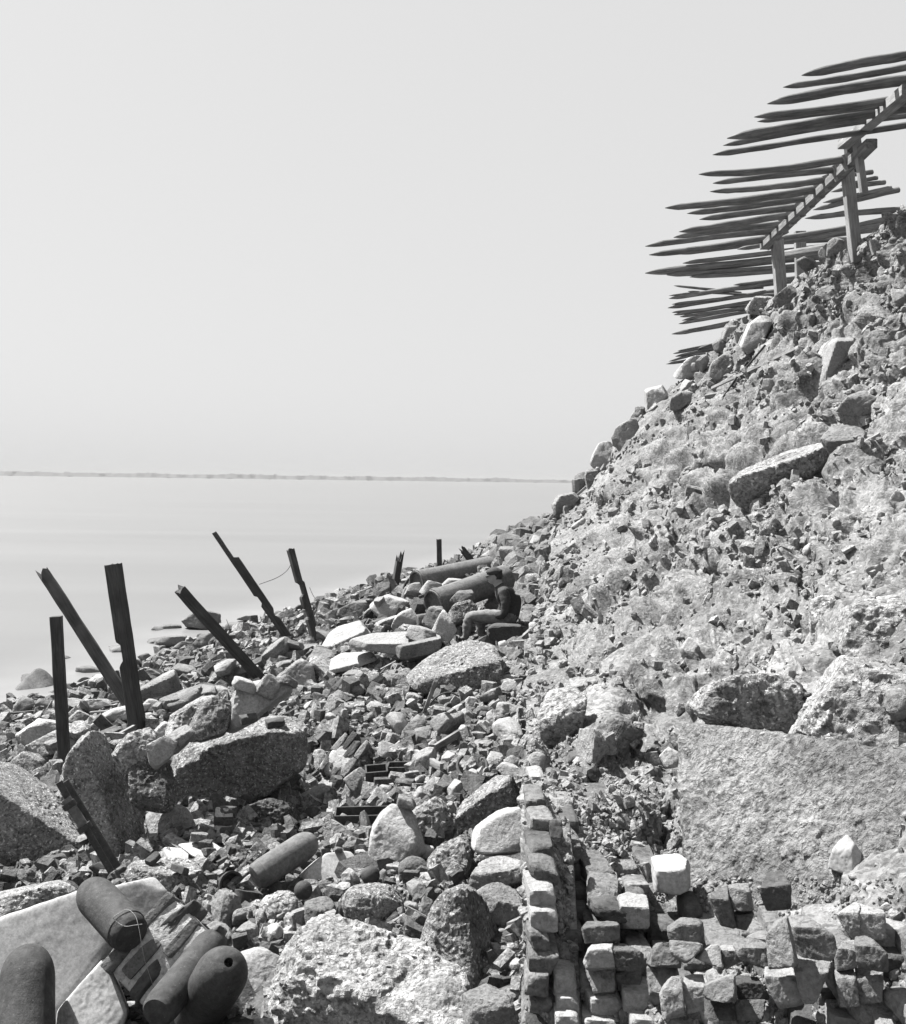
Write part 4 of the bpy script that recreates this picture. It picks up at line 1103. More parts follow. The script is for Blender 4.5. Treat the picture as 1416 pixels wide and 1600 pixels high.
board('dark beam end lying behind the thin ragged post', (498, 1000), (540, 984), 7, 8, 'board_dark', name='beam', cat='beam')
board('round-ended dark log on the shore right of the leaning post', (372, 1018), (400, 1012), 7, 7, 'board_dark', name='log', cat='log', bevel=0.5)
board('thin pale lath by the water left of the leaning post', (295, 1052), (346, 1036), 4, 3, 'board', name='lath', cat='lath')

# ------------------------------------------------------------------ the fraise: pointed stakes on a timber frame
def log_mesh(L, r, seed, taper=0.75, tip=0.5):
    K, S = 10, 22
    zs = np.r_[np.linspace(0, L - tip, 16), np.linspace(L - tip, L, 8)[1:]]
    V = []
    bend = RNG.normal(0, 0.02, 2) * L / 2
    for z in zs:
        f = 1 - (1 - taper) * z / L
        q = max(0, (z - (L - tip)) / tip)
        rad = r * f * (1 - q ** 1.9 * 0.86)
        a = np.arange(K) / K * 2 * np.pi
        ca = np.stack([np.cos(a) * rad, np.sin(a) * rad, np.full(K, z)], -1)
        ca[:, :2] += bend * math.sin(math.pi * z / L)
        V.append(ca)
    V = np.array(V).reshape(-1, 3)
    P = V.copy(); P[:, 2] *= 0.3
    nn = fbm(P / 0.09 + seed * 5.1, 3)
    rr = np.linalg.norm(V[:, :2], axis=1, keepdims=True)
    V[:, :2] *= 1 + 0.30 * nn[:, None]
    n = len(zs); Fc = []
    for i in range(n - 1):
        for j in range(K): Fc.append([i * K + j, i * K + (j + 1) % K, (i + 1) * K + (j + 1) % K, (i + 1) * K + j])
    V = np.r_[V, [[0, 0, 0], [V[-K:, 0].mean(), V[-K:, 1].mean(), L + .01]]]
    for j in range(K):
        Fc.append([n * K, (j + 1) % K, j, j]); Fc.append([n * K + 1, (n - 1) * K + j, (n - 1) * K + (j + 1) % K, (n - 1) * K + (j + 1) % K])
    return tri_safe('stake', V, Fc, 'log', True, 60)
def c8(x, y): return 960 + x / 3.218, 60 + y / 3.218
def c7(x, y): return 900 + x / 2.832, 400 + y / 2.832
def stakes(root, lst, dfun, conv, extra=0.0, cr=3.218):
    for k, (x0, y0, x1, y1, t) in enumerate(lst):
        a = conv(x0, y0); b = conv(x1, y1)
        d = dfun(b[1])
        A = unproj(a[0], a[1], d - 0.15); B = unproj(b[0], b[1], d)
        B = B + (B - A) * extra
        r = t / cr / F * d / 2
        Mx, L = frame_to(B, A)
        o = link('stake', log_mesh(L, r * 1.30, k + x0, 0.8, min(0.45 * L, 6.5 * r)))
        o.parent = root; o.matrix_local = Matrix.Translation(-root.location) @ Mx
sill_d = lambda y: 3.5 * F / (750 - y)
fr = empty('fraise', unproj(1350, 300, 11.5), 'nearest and highest row of pointed stakes at the top right', 'stake barrier')
up = [(945,185,1240,130,42),(852,245,1240,180,32),(772,328,1240,250,48),(706,395,1240,318,36),(722,418,1240,350,26),(570,502,1240,385,46),(550,538,1240,435,28),(497,585,1240,470,28)]
stakes(fr, up, sill_d, c8, 0.9)
def fbeam(root, part, a, b, da, db, w, t, mat='sawn', **kw):
    return put_beam(part, None, None, unproj(a[0], a[1], da), unproj(b[0], b[1], db), w, t, mat, parent=root, **{**dict(seg=10, wob=.006), **kw})
fbeam(fr, 'beam', (1318, 226), (1420, 140), 11.7, 9.6, .10, .12)
fbeam(fr, 'post', (1336, 205), (1350, 300), 11.5, 11.6, .07, .10)
fbeam(fr, 'post', (1328, 212), (1333, 268), 12.3, 12.3, .13, .10, 'board_dark')
fm = empty('fraise', unproj(1215, 420, 15.9), 'middle row of pointed stakes notched onto a slanting beam with posts', 'stake barrier')
mid = [(427,683,1150,607,32),(498,728,1100,660,28),(483,770,1050,712,28),(257,852,1005,758,34),(368,880,955,805,28),(430,910,910,850,30),(327,972,865,888,30),(300,1000,825,935,30),(157,1045,790,968,28),(177,1088,755,1008,30)]
stakes(fm, mid, sill_d, c8)
fbeam(fm, 'beam', (1194, 385), (1362, 224), 15.9, 11.2, .10, .12, 'log')
fbeam(fm, 'post', (1214, 374), (1222, 480), 15.75, 15.9, .155, .15)
fbeam(fm, 'post', (1324, 264), (1338, 410), 12.3, 12.3, .12, .12)
fbeam(fm, 'post', (1250, 362), (1252, 452), 17.6, 17.6, .17, .12)
for (x0, y0, x1, y1, t) in mid:
    bx, by = c8(x1 + 22, y1 + 18)
    d = sill_d(by - 4)
    fbeam(fm, 'cleat', (bx - 5, by - 12), (bx + 4, by + 10), d - .05, d - .05, .085, .10)
fb = empty('fraise', unproj(1260, 400, 18), 'lower stake row seen under the slanting beam behind its posts', 'stake barrier')
back = [(325,1085,800,1043,20),(345,1130,1000,1045,22),(157,1180,900,1105,36),(265,1190,900,1140,24),(380,1200,900,1155,18),(620,1060,1240,985,22),(740,1040,1240,950,26),(800,1010,1240,925,24),(960,905,1240,880,26),(1000,862,1240,805,24),(1050,825,1240,785,22),(1090,772,1240,745,20),(1140,740,1240,718,18),(1170,690,1240,680,20)]
stakes(fb, back, lambda y: 18.0 if y > 380 else 16.5, c8, 0.8)
fbeam(fb, 'beam', c8(850, 1090), c8(1180, 1038), 17.2, 16.2, .13, .13, 'log', bevel=.5)
fc = empty('fraise', unproj(1180, 480, 23), 'distant stake row bristling just above the crest boulders', 'stake barrier')
lo = [(300,1243,560,1272,12),(370,1272,620,1285,10),(275,1308,905,1222,22),(275,1293,640,1262,10),(270,1355,880,1262,20),(290,1337,800,1292,12),(300,1390,800,1302,18),(290,1378,760,1330,12),(330,1400,760,1340,14),(600,1240,905,1200,14)]
stakes(fc, lo, lambda y: 23.0, c8, 0.3)
lo2 = [(425,345,800,262,20),(455,300,800,240,14),(470,285,780,235,12),(500,330,760,290,12),(560,325,700,300,10)]
stakes(fc, lo2, lambda y: 23.0, c7, 0.3, 2.832)
fd = empty('fraise', unproj(1090, 560, 30), 'farthest and lowest tuft of stakes low behind the crest', 'stake barrier')
lo3 = [(430,432,640,395,10),(440,445,640,405,12),(400,478,600,440,12),(412,466,580,430,10),(500,440,640,420,10),(450,420,620,390,8),(540,410,640,380,8)]
stakes(fd, lo3, lambda y: 30.0, c7, 0.4, 2.832)

# ------------------------------------------------------------------ iron
def lathe(name, prof, mat, K=36, arc=None, noise_a=0.0, seed=0, sharp=40):
    prof = np.array(prof, float); full = arc is None
    a = np.linspace(0, 2 * np.pi, K, endpoint=False) if full else np.linspace(arc[0], arc[1], K)
    V = np.stack([np.outer(prof[:, 0], np.cos(a)), np.outer(prof[:, 0], np.sin(a)), np.repeat(prof[:, 1:2], K, 1)], -1).reshape(-1, 3)
    if noise_a: V = V + (V / (np.linalg.norm(V, axis=1, keepdims=True) + 1e-6)) * (noise_a * fbm(V / 0.06 + seed, 3))[:, None]
    Fc = []
    for i in range(len(prof) - 1):
        for j in range(K if full else K - 1):
            Fc.append([i * K + j, i * K + (j + 1) % K, (i + 1) * K + (j + 1) % K, (i + 1) * K + j])
    return tri_safe(name, V, Fc, mat, True, sharp)
def shell_prof(r, L, hole=True, flat=0.22):
    p = [(0.0, 0.0), (r * .55, 0.0), (r * .8, 0.004), (r * .93, 0.02), (r * .95, 0.05), (r, 0.055)]
    p += [(r, z) for z in np.linspace(0.07, L - 1.35 * r, 8)]
    for q in np.linspace(0.08, 1, 12):
        ang = q * math.pi / 2
        p.append((r * (math.cos(ang) ** 0.85) * (1 - .0) + r * .0, L - 1.35 * r + 1.35 * r * math.sin(ang)))
    if hole:
        h = r * flat
        p = [x for x in p if not (x[1] > L - 1.35 * r and x[0] < h)]
        ztop = p[-1][1]
        p += [(h, ztop + .002), (h * .8, ztop + .002), (h * .75, ztop - .01), (h * .72, ztop - .05), (0.0, ztop - .05)]
    else: p.append((0.0, L))
    return p
def shell(label, nose, base, dn, db, r, hole=True, mat='iron'):
    A = unproj(base[0], base[1], db); B = unproj(nose[0], nose[1], dn)
    Mx, L = frame_to(A, B)
    o = link('artillery_shell', lathe('artillery_shell', shell_prof(r, L, hole), mat, noise_a=0.002, seed=nose[0]))
    o.matrix_world = Mx
    return tag(o, label, 'shell', 'large iron artillery shells in the foreground')
shell('upended iron shell with a domed top in the bottom left corner', (44, 1478), (40, 1660), 5.25, 4.9, .125)
shell('dark iron shell lying down the broad white slab', (136, 1386), (206, 1462), 5.55, 5.2, .098)
shell('long slim iron shell beside the brick masonry lump', (340, 1464), (244, 1584), 5.35, 4.75, .080, False)
shell('blunt iron shell showing the round hole in its nose', (358, 1503), (306, 1590), 4.75, 5.15, .118)
shell('lone iron shell half buried among stones near the centre', (494, 1310), (398, 1372), 6.95, 6.7, .090, False, 'iron_grey')
for (x, y, r, d, lab) in [(579, 1368, .0535, 6.2, 'cannonball sitting on a stone above the largest round boulder'), (474, 1391, .052, 6.1, 'smaller cannonball by the round crumbly shell ball'), (842, 1104, .0, 0, '')]:
    if not r: continue
    pr = [(r * math.sin(t), -r * math.cos(t)) for t in np.linspace(0, math.pi, 18)]
    o = link('cannonball', lathe('cannonball', pr, 'iron', 28, noise_a=.002, seed=x), unproj(x, y, d)); tag(o, lab, 'cannonball')

def tube(label, a, b, da, db, r, mat='iron_grey'):
    A = unproj(a[0], a[1], da); B = unproj(b[0], b[1], db)
    Mx, L = frame_to(A, B)
    root = bpy.data.objects.new('iron_tube', None); COL.objects.link(root); root.matrix_world = Mx
    tag(root, label, 'iron tube', 'big iron tubes half buried on the ridge')
    link('barrel', lathe('barrel', [(0, .09), (r * .86, .07), (r * .88, 0.0), (r, 0), (r, .25), (r * .985, .26), (r * .985, L * .5), (r, L), (0, L)], mat, 44, noise_a=.016), parent=root)
    link('rim', lathe('rim', [(r * .99, .03), (r * 1.05, .03), (r * 1.05, .14), (r * .99, .14)], mat, 44), parent=root)
    return root
tube('far iron tube lying on the skyline with an open hooped end', (650, 910), (765, 886), 22.0, 23.2, .235)
tube('near iron tube with a flanged mouth pointing down beside the seated man', (676, 944), (790, 903), 17.3, 18.3, .225)
# loose hoop at the far tube's mouth
def wire_obj(name, label, cat, pts, r, mat, closed=False, K=6, sub=6, group=None, parent=None):
    P = np.array(pts, float); n = len(P)
    tt = np.linspace(0, n - 1, (n - 1) * sub + 1)
    def cr(t):
        i = int(min(math.floor(t), n - 2)); f = t - i
        p0, p1, p2, p3 = P[max(i - 1, 0)], P[i], P[i + 1], P[min(i + 2, n - 1)]
        return 0.5 * ((2 * p1) + (-p0 + p2) * f + (2 * p0 - 5 * p1 + 4 * p2 - p3) * f * f + (-p0 + 3 * p1 - 3 * p2 + p3) * f ** 3)
    C = np.array([cr(t) for t in tt]); T = np.gradient(C, axis=0); T /= np.linalg.norm(T, axis=1)[:, None] + 1e-9
    ref = np.array([0.3, 1, 0.2]); A = np.cross(T, ref); A /= np.linalg.norm(A, axis=1)[:, None] + 1e-9; B = np.cross(T, A)
    a = np.arange(K) / K * 2 * np.pi
    rr = r if np.ndim(r) else np.full(len(C), r)
    o0 = C[0].copy()
    V = (C[:, None] - o0 + rr[:, None, None] * (np.cos(a)[None, :, None] * A[:, None] + np.sin(a)[None, :, None] * B[:, None])).reshape(-1, 3)
    Fc = [[i * K + j, i * K + (j + 1) % K, (i + 1) * K + (j + 1) % K, (i + 1) * K + j] for i in range(len(C) - 1) for j in range(K)]
    Fc += [list(range(K))[::-1], [(len(C) - 1) * K + j for j in range(K)]]
    o = link(name, tri_safe(name, V, Fc, mat, True, 70), o0)
    if parent is None: tag(o, label, cat, group)
    return o
def w7(x, y): return 20 + x / 5.9, 1360 + y / 5.9
wr_ = [(1250,930,5.02),(1215,820,5.0),(1190,690,5.0),(1165,540,5.02),(1130,420,5.05),(1060,360,5.08),(1000,385,5.1),(930,435,5.1),(975,485,5.1),(1040,515,5.08),(1120,505,5.05),(1195,495,5.03)]
wire_obj('wire', 'thin looped wire rising over the white slab and shell', 'wire', [unproj(*w7(x, y), d) for x, y, d in [(1310,1110,5.05)] + wr_], .0014, 'iron_pale')
d6 = ghit(494, 1004)
wire_obj('wire', 'wisp of wire curling from the thin ragged post towards the long leaning one', 'wire', [unproj(457, 878, d6), unproj(448, 892, d6), unproj(432, 903, d6 - .2), unproj(405, 913, d6 - .4)], .006, 'iron_grey')
wire_obj('wire', 'wire hanging down right from the thin ragged post', 'wire', [unproj(484, 918, d6), unproj(492, 934, d6 - .1), unproj(510, 948, d6 - .2), unproj(535, 962, d6 - .2)], .006, 'iron_grey')
dd_ = ghit(362, 998)
wire_obj('twig', 'thin dark twig standing at the waterline behind the leaning post', 'twig', [unproj(362, 998, dd_), unproj(360, 985, dd_), unproj(354, 968, dd_)], .006, 'iron')
d_ = ghit(640, 912)
wire_obj('hoop', 'bent iron hoop leaning at the mouth of the far tube', 'hoop', [unproj(630 + 0, 925, 22.6), unproj(634, 912, 22.6), unproj(642, 903, 22.6), unproj(656, 899, 22.7), unproj(668, 904, 22.8)], .03, 'iron')
dh = ghit(738, 1222)
wire_obj('hoop', 'curved iron hoop lying open in the rubble near the wall', 'hoop', [unproj(738 + 23 * math.cos(t), 1197 + 20 * math.sin(t) , dh + .1 - .12 * math.sin(t)) for t in np.linspace(-0.6, 4.0, 12)], .014, 'iron')
wire_obj('cable', 'thin line stretched under the boulder in front of the man', 'cable', [unproj(735, 1085, 12.6), unproj(760, 1072, 12.6), unproj(784, 1058, 12.9)], .008, 'sawn')
wire_obj('branch', 'curved dark twig beside the pale stake in the heap', 'twig', [unproj(672, 1100, 11.2), unproj(684, 1088, 11.2), unproj(702, 1082, 11.2), unproj(718, 1088, 11.2)], .01, 'board_dark')

# iron bar with a pipe sleeve leaning against the tall slab
root = empty('iron_bar', unproj(172, 1360, 6.35), 'slanting iron bar with a collared sleeve leaning against the tall pointed slab', 'iron bar')
def ib(part, a, b, da, db, r, mat):
    Mx, L = frame_to(unproj(*a, da), unproj(*b, db))
    o = link(part, lathe(part, [(0, 0), (r, 0), (r, L), (0, L)], mat, 16), parent=root); o.matrix_local = Matrix.Translation(-root.location) @ Mx
ib('rod', (174, 1362), (92, 1222), 6.35, 6.35, .020, 'iron')
ib('flat_bar', (182, 1356), (100, 1222), 6.5, 6.5, .030, 'iron')
ib('sleeve', (131, 1291), (103, 1248), 6.33, 6.33, .029, 'iron_grey')
ib('collar', (135, 1297), (130, 1289), 6.33, 6.33, .042, 'iron')
ib('collar', (111, 1262), (106, 1254), 6.33, 6.33, .040, 'iron')

def open_box(name, label, cat, c, size, rot, wall, mat, rim=0.0):
    """a box without a lid; the rim, where there is one, is a part of its own"""
    w, d, h = size; V = []; Fc = []
    def bx(x0, x1, y0, y1, z0, z1):
        s = len(V)
        V.extend([(x, y, z) for x in (x0, x1) for y in (y0, y1) for z in (z0, z1)])
        Fc.extend([[s+q for q in f] for f in ([0,1,3,2],[4,6,7,5],[0,4,5,1],[2,3,7,6],[0,2,6,4],[1,5,7,3])])
    bx(-w/2, w/2, -d/2, -d/2+wall, 0, h); bx(-w/2, w/2, d/2-wall, d/2, 0, h)
    bx(-w/2, -w/2+wall, -d/2+wall, d/2-wall, 0, h); bx(w/2-wall, w/2, -d/2+wall, d/2-wall, 0, h)
    bx(-w/2+wall, w/2-wall, -d/2+wall, d/2-wall, 0, wall)
    o = link(name, tri_safe(name, V, Fc, mat, False), c, rot); tag(o, label, cat)
    return o
d_ = ghit(560, 1286)
open_box('iron_trough', 'dark iron trough with a raised rim filled with stones', 'trough', unproj(566, 1284, d_ - .05), (.40, .16, .085), (math.radians(8), math.radians(-1), math.radians(3)), .010, 'iron')
d_ = ghit(625, 1216)
open_box('wooden_box', 'dark open wooden box in the rubble, left one of two', 'box', unproj(589, 1216, d_), (.19, .14, .095), (math.radians(14), math.radians(-4), math.radians(6)), .014, 'board_dark')
open_box('wooden_box', 'dark tipped wooden box beside the short pale plank', 'box', unproj(626, 1216, d_ + .12), (.22, .16, .12), (math.radians(4), math.radians(-3), math.radians(-4)), .014, 'board_dark')
# torn shell fragments
def frag(label, c, r, arc, rot, prof=None, mat='iron'):
    pr = prof or [(r * math.cos(t), r * math.sin(t)) for t in np.linspace(-1.2, .2, 8)] + [(r * .82 * math.cos(t), r * .82 * math.sin(t)) for t in np.linspace(.2, -1.2, 8)]
    o = link('shell_fragment', lathe('shell_fragment', pr, mat, 22, arc, noise_a=.006, seed=c[0]), c, rot); tag(o, label, 'iron fragment')
d_ = ghit(365, 1392)
frag('curved black iron shard like a broken bowl behind the grey hollow rock', unproj(362, 1382, d_), .085, (0.3, 3.6), (1.2, 0.3, 0.4))
d_ = ghit(385, 1425)
frag('jagged iron shell base with an open hollow top', unproj(384, 1406, d_ + .05), .075, None, (-0.35, 0.15, 0), [(0, -.08), (.05, -.08), (.068, -.05), (.074, .02), (.078, .05), (.055, .055), (.05, .0), (0, -.01)])
frag('thin curved iron shard on the small bricks near the lone shell', unproj(360, 1366, ghit(360, 1372)), .05, (0.2, 2.4), (1.0, -.2, 1.0))
d_ = ghit(485, 1300)
frag('curved iron strip on the stones behind the lone shell', unproj(472, 1296, d_), .07, (0.4, 2.6), (0.7, .2, .4))

# ------------------------------------------------------------------ the seated man
def man():
    D = 15.3
    def J(x, y, d=0.0): return unproj(x, y, D + d)
    root = empty('person', J(790, 985), 'man in a dark jacket, pale trousers and cap sitting hunched on a squared stone', 'person')
    O = np.array(root.location)
    vs = []; rs = []; ed = []; tg = []; cur = ['j']
    def add(p, r, par=None):
        tg.append(cur[0]); vs.append(p - O); rs.append(r if isinstance(r, tuple) else (r, r))
        if par is not None: ed.append((par, len(vs) - 1))
        return len(vs) - 1
    pel = add(J(800, 964), (.155, .15))
    ab = add(J(799, 950), (.165, .17), pel)
    ch = add(J(794, 935), (.185, .20), ab)
    uc = add(J(787, 924), (.13, .15), ch)
    cur[0] = 's'
    nk = add(J(780, 915), .062, uc)
    hd0 = add(J(776, 908), .075, nk)
    hd = add(J(773, 901), .095, hd0)
    hd1 = add(J(772, 896), .085, hd)
    for s, (kn, an, toe, el, wr) in ((-1, ((733, 963), (729, 991), (716, 998), (786, 960), (761, 967))), (1, ((749, 960), (752, 988), (740, 995), (780, 958), (757, 962)))):
        o = s * .17
        cur[0] = 't'
        hp = add(J(796, 967, o * .7), .115, pel)
        md = add(J((796 + kn[0]) / 2, (967 + kn[1]) / 2 - 1, o * .95), .10, hp)
        k = add(J(kn[0], kn[1], o), .078, md)
        k2 = add(J(kn[0] - 2, kn[1] + 8, o), .072, k)
        a1 = add(J((kn[0] + an[0]) / 2, (kn[1] + an[1]) / 2, o), .068, k2)
        a2 = add(J(an[0], an[1], o), .060, a1)
        a3 = add(J(an[0] - 1, an[1] + 6, o), .045, a2)
        cur[0] = 'h'
        f = add(J(toe[0], toe[1] + 2, o), (.042, .035), a3)
        cur[0] = 'j'
        sh = add(J(788, 927, o * 1.25), .085, uc)
        um = add(J((788 + el[0]) / 2 + 4, 944, o * 1.6), .066, sh)
        e = add(J(el[0] + 2, el[1], o * 1.6), .056, um)
        fa = add(J((el[0] + wr[0]) / 2, (el[1] + wr[1]) / 2, o * 1.1), .050, e)
        w = add(J(wr[0], wr[1], o * .5), .032, fa)
        cur[0] = 's'
        hnd = add(J(wr[0] - 4, wr[1] + 1, o * .4), (.036, .022), w)
        for q in range(4):
            f1 = add(J(wr[0] - 9, wr[1] + 1 + (q - 1.5) * .6, o * .4 + (q - 1.5) * .022), .011, hnd)
            f2 = add(J(wr[0] - 12 - (q in (1, 2)), wr[1] + 4 + (q - 1.5) * .4, o * .4 + (q - 1.5) * .022), .009, f1)
        t1 = add(J(wr[0] - 6, wr[1] - 3, o * .3), .012, hnd); add(J(wr[0] - 10, wr[1] - 3, o * .3), .010, t1)
    me = bpy.data.meshes.new('body'); me.from_pydata([tuple(v) for v in vs], ed, [])
    o = link('body', me, parent=root)
    sk = o.modifiers.new('skin', 'SKIN'); sk.use_smooth_shade = True
    for i, r in enumerate(rs): me.skin_vertices[0].data[i].radius = r
    me.skin_vertices[0].data[0].use_root = True
    sb = o.modifiers.new('sub', 'SUBSURF'); sb.levels = 2; sb.render_levels = 2
    dg = bpy.context.evaluated_depsgraph_get()
    m2 = bpy.data.meshes.new_from_object(o.evaluated_get(dg)); m2.name = 'body'
    o.modifiers.clear(); o.data = m2
    for mm in ('jacket', 'trousers', 'skin', 'shoe'): m2.materials.append(M[mm]) if True else None
    if len(m2.materials) > 4: pass
    vv = np.empty(len(m2.vertices) * 3); m2.vertices.foreach_get('co', vv); vv = vv.reshape(-1, 3)
    wv = vv + O
    # cloth folds
    nrm = np.empty(len(vv) * 3); m2.vertices.foreach_get('normal', nrm); nrm = nrm.reshape(-1, 3)
    wp = wv.copy(); wp[:, 2] *= 2.0
    fold = fbm(wp / 0.10, 2, .5, ridge=True)
    sx = CX + wv[:, 0] / wv[:, 1] * F; sy = CY - (wv[:, 2] - CAMZ) / wv[:, 1] * F
    cloth = ((sy > 918) & (sy < 994)).astype(float)
    vv2 = vv + nrm * (0.022 * fold * cloth)[:, None]
    m2.vertices.foreach_set('co', vv2.ravel())
    VS = np.array(vs); RS = np.array([max(r) for r in rs]); KI = {'j': 0, 't': 1, 's': 2, 'h': 3}
    A_ = VS[[e[0] for e in ed]]; B_ = VS[[e[1] for e in ed]]; RR = RS[[e[1] for e in ed]]; TT = [KI[tg[e[1]]] for e in ed]
    cs = np.array([vv[list(p.vertices)].mean(0) for p in m2.polygons])
    AB = B_ - A_; L2 = (AB ** 2).sum(1) + 1e-9
    t_ = np.clip(((cs[:, None] - A_[None]) * AB[None]).sum(-1) / L2[None], 0, 1)
    dd = np.linalg.norm(cs[:, None] - (A_[None] + t_[..., None] * AB[None]), axis=-1) / RR[None]
    best = dd.argmin(1)
    for p, q in zip(m2.polygons, best): p.material_index = TT[q]
    # face and head-gear
    Hc = Vector(J(773, 900)) - Vector(O)
    fx = Vector((-1, -0.25, -0.28)).normalized()      # the way he looks
    def part(name, V, Q, mat, loc, rot=None):
        oo = link(name, make_mesh(name, V, Q, [M[mat]]), loc, rot, root); return oo
    V, Q = cube_grid(8); S = V / np.linalg.norm(V, axis=1)[:, None]
    rz = math.atan2(-fx.y, -fx.x)
    hl = S * np.array([.098, .082, .115]); hl[:, 0] -= np.where(S[:, 0] < 0, .012 * (S[:, 2] < -.3), 0)
    part('head', hl, Q, 'skin', Hc + Vector((-.012, 0, 0)), (0, -.25, rz))
    nose = S * np.array([.022, .013, .026]); part('nose', nose, Q, 'skin', Hc + Vector((-.108, -.02, -.012)), (0, -.3, rz))
    for sgn in (-1, 1):
        part('ear', S * np.array([.02, .009, .03]), Q, 'skin', Hc + Vector((.005, sgn * .082, -.01)))
        part('eye', S * np.array([.008, .012, .007]), Q, 'hair', Hc + Vector((-.092, sgn * .033 - .02, .012)))
    part('mouth', S * np.array([.008, .026, .005]), Q, 'hair', Hc + Vector((-.094, -.02, -.062)))
    hair = S * np.array([.104, .09, .105]); hair[:, 0] = np.maximum(hair[:, 0], -.03)
    part('hair', hair, Q, 'hair', Hc + Vector((.012, 0, .012)), (0, -.2, rz))
    cap = S * np.array([.115, .10, .085]); cap[:, 2] = np.maximum(cap[:, 2], -.01); cap[:, 0] -= .018 * (cap[:, 2] > .03)
    c = part('cap', cap, Q, 'jacket', Hc + Vector((0, 0, .045)), (0, -.25, rz))
    vis = S * np.array([.06, .075, .008]); vis[:, 2] -= .3 * vis[:, 0] ** 2 * 10
    link('visor', make_mesh('visor', vis, Q, [M['jacket']]), (-.12, 0, -.005), None, c)
    return root
man()
# ------------------------------------------------------------------ the loose rubble of the beach
bpy.context.view_layer.update()
DG = bpy.context.evaluated_depsgraph_get()
def drop(x, y):
    ok, loc, nor, idx, ob, _ = SC.ray_cast(DG, Vector((x, y, 14.0)), Vector((0, 0, -1)))
    return (loc, nor, ob) if ok else (None, None, None)
CAM = Vector((0, 0, CAMZ))
def sight(px, py):
    P = Vector(unproj(px, py, 10.0)) - CAM
    ok, loc, nor, idx, ob, _ = SC.ray_cast(DG, CAM, P.normalized())
    return (loc, nor, ob) if ok else (None, None, None)
def inside(pt, poly):
    x, y = pt; c = False; j = len(poly) - 1
    for i in range(len(poly)):
        xi, yi = poly[i]; xj, yj = poly[j]
        if (yi > y) != (yj > y) and x < (xj - xi) * (y - yi) / (yj - yi) + xi: c = not c
        j = i
    return c
KEEP = [(712, 885, 822, 1012), (640, 925, 720, 975), (645, 888, 740, 912), (262, 1455, 385, 1580), (120, 1375, 230, 1475), (0, 1470, 90, 1600), (398, 1300, 505, 1375),
        (515, 1250, 605, 1290), (580, 1188, 655, 1222), (715, 1180, 765, 1225), (560, 1350, 595, 1390), (180, 1410, 320, 1560), (480, 1130, 595, 1235), (85, 1220, 180, 1360), (362, 1380, 408, 1425),(330,1265,370,1310),(648,1080,692,1130)]
class Spacer:
    def __init__(s): s.g = {}
    def ok(s, x, y, r):
        k = (int(x // 40), int(y // 40))
        for a in (-1, 0, 1):
            for b in (-1, 0, 1):
                for (u, v, q) in s.g.get((k[0] + a, k[1] + b), ()):
                    if math.hypot(x - u, y - v) < (r + q) * 0.5: return False
        s.g.setdefault(k, []).append((x, y, r)); return True

BRB = brick_set(['brick', 'stone', 'brick_dark', 'brick', 'stone', 'stone', 'brick', 'brick_dark', 'brick', 'pale'], 700)
STB = []
for i, mt in enumerate(['stone', 'pale', 'stone', 'coquina', 'stone', 'pale', 'stone', 'coquina_pale', 'coquina', 'stone', 'stone', 'pale']):
    rng = np.random.default_rng(900 + i)
    V, Q = gauge_rock(rand_planes(rng, BOX, 9, (0.55, 0.92)), (1, 1, 1), 14, 34, 900 + i, 0.10, 0, chips=16, chipr=(0.74, .97))
    me = make_mesh('stone', V * 0.5, Q, [M[mt]]); me.set_sharp_from_angle(angle=math.radians(36)); STB.append(me)

HEAP = [(400,1075),(470,1055),(560,1040),(640,1060),(700,1100),(800,1075),(818,1210),(760,1215),(700,1260),(560,1290),(500,1300),(470,1250),(485,1170),(470,1110)]
LOW = [(30,1365),(130,1362),(240,1320),(300,1290),(400,1300),(520,1290),(560,1330),(470,1350),(380,1380),(330,1400),(180,1372),(60,1388)]
FRONT = [(40,1385),(330,1370),(560,1330),(815,1200),(812,1570),(120,1570)]
SHORE = [(20,1110),(200,1060),(330,1020),(440,970),(520,950),(620,915),(700,985),(640,1050),(470,1070),(420,1070),(260,1130),(150,1190),(20,1215)]
RIDGE = [(560,945),(610,905),(700,890),(740,868),(800,830),(872,802),(850,880),(830,960),(822,1060),(790,1060),(800,1000),(740,930),(680,950)]
def scatter(region, n, sizes, meshes, name, label, cat, group, minpx, dims, bed=0.25, on_rock=0.15, tilt=0.9, tries=30):
    made = 0; t = 0
    x0, x1 = min(p[0] for p in region), max(p[0] for p in region); y0, y1 = min(p[1] for p in region), max(p[1] for p in region)
    while made < n and t < n * tries:
        t += 1
        px = RNG.uniform(x0, x1); py = RNG.uniform(y0, y1)
        if not inside((px, py), region) or any(a < px < c and b < py < d for a, b, c, d in KEEP): continue
        loc, nor, ob = sight(px, py)
        if ob is None or not ob.name.startswith(('ground', 'boulder', 'slab')): continue
        if not ob.name.startswith('ground') and (RNG.random() > on_rock or nor.z < .6): continue
        s = sizes[0] * (sizes[1] / sizes[0]) ** (RNG.random() ** 1.6)
        rpx = s * F / loc.y
        if rpx < minpx or not SPC.ok(px, py, rpx * 0.66): continue
        o = link(name, meshes[RNG.integers(0, len(meshes))], loc + Vector((0, 0, s * dims[2] * (0.5 - bed) + RNG.uniform(0, .04))))
        o.rotation_euler = (RNG.normal(0, tilt * .6), RNG.normal(0, tilt * .6), RNG.uniform(0, 6.28))
        o.scale = (s * dims[0] * RNG.uniform(.75, 1.1), s * dims[1] * RNG.uniform(.85, 1.2), s * dims[2] * RNG.uniform(.85, 1.2))
        tag(o, label, cat, group); made += 1
    return made
STW = []
for i in range(3):
    V, Q = gauge_rock(rand_planes(np.random.default_rng(950 + i), BOX, 7, (.6, .95)), (1, 1, 1), 12, 12, 950 + i, .12, 0)
    STW.append(make_mesh('stone', V * .5, Q, [M['wet']]))
SPC = Spacer()

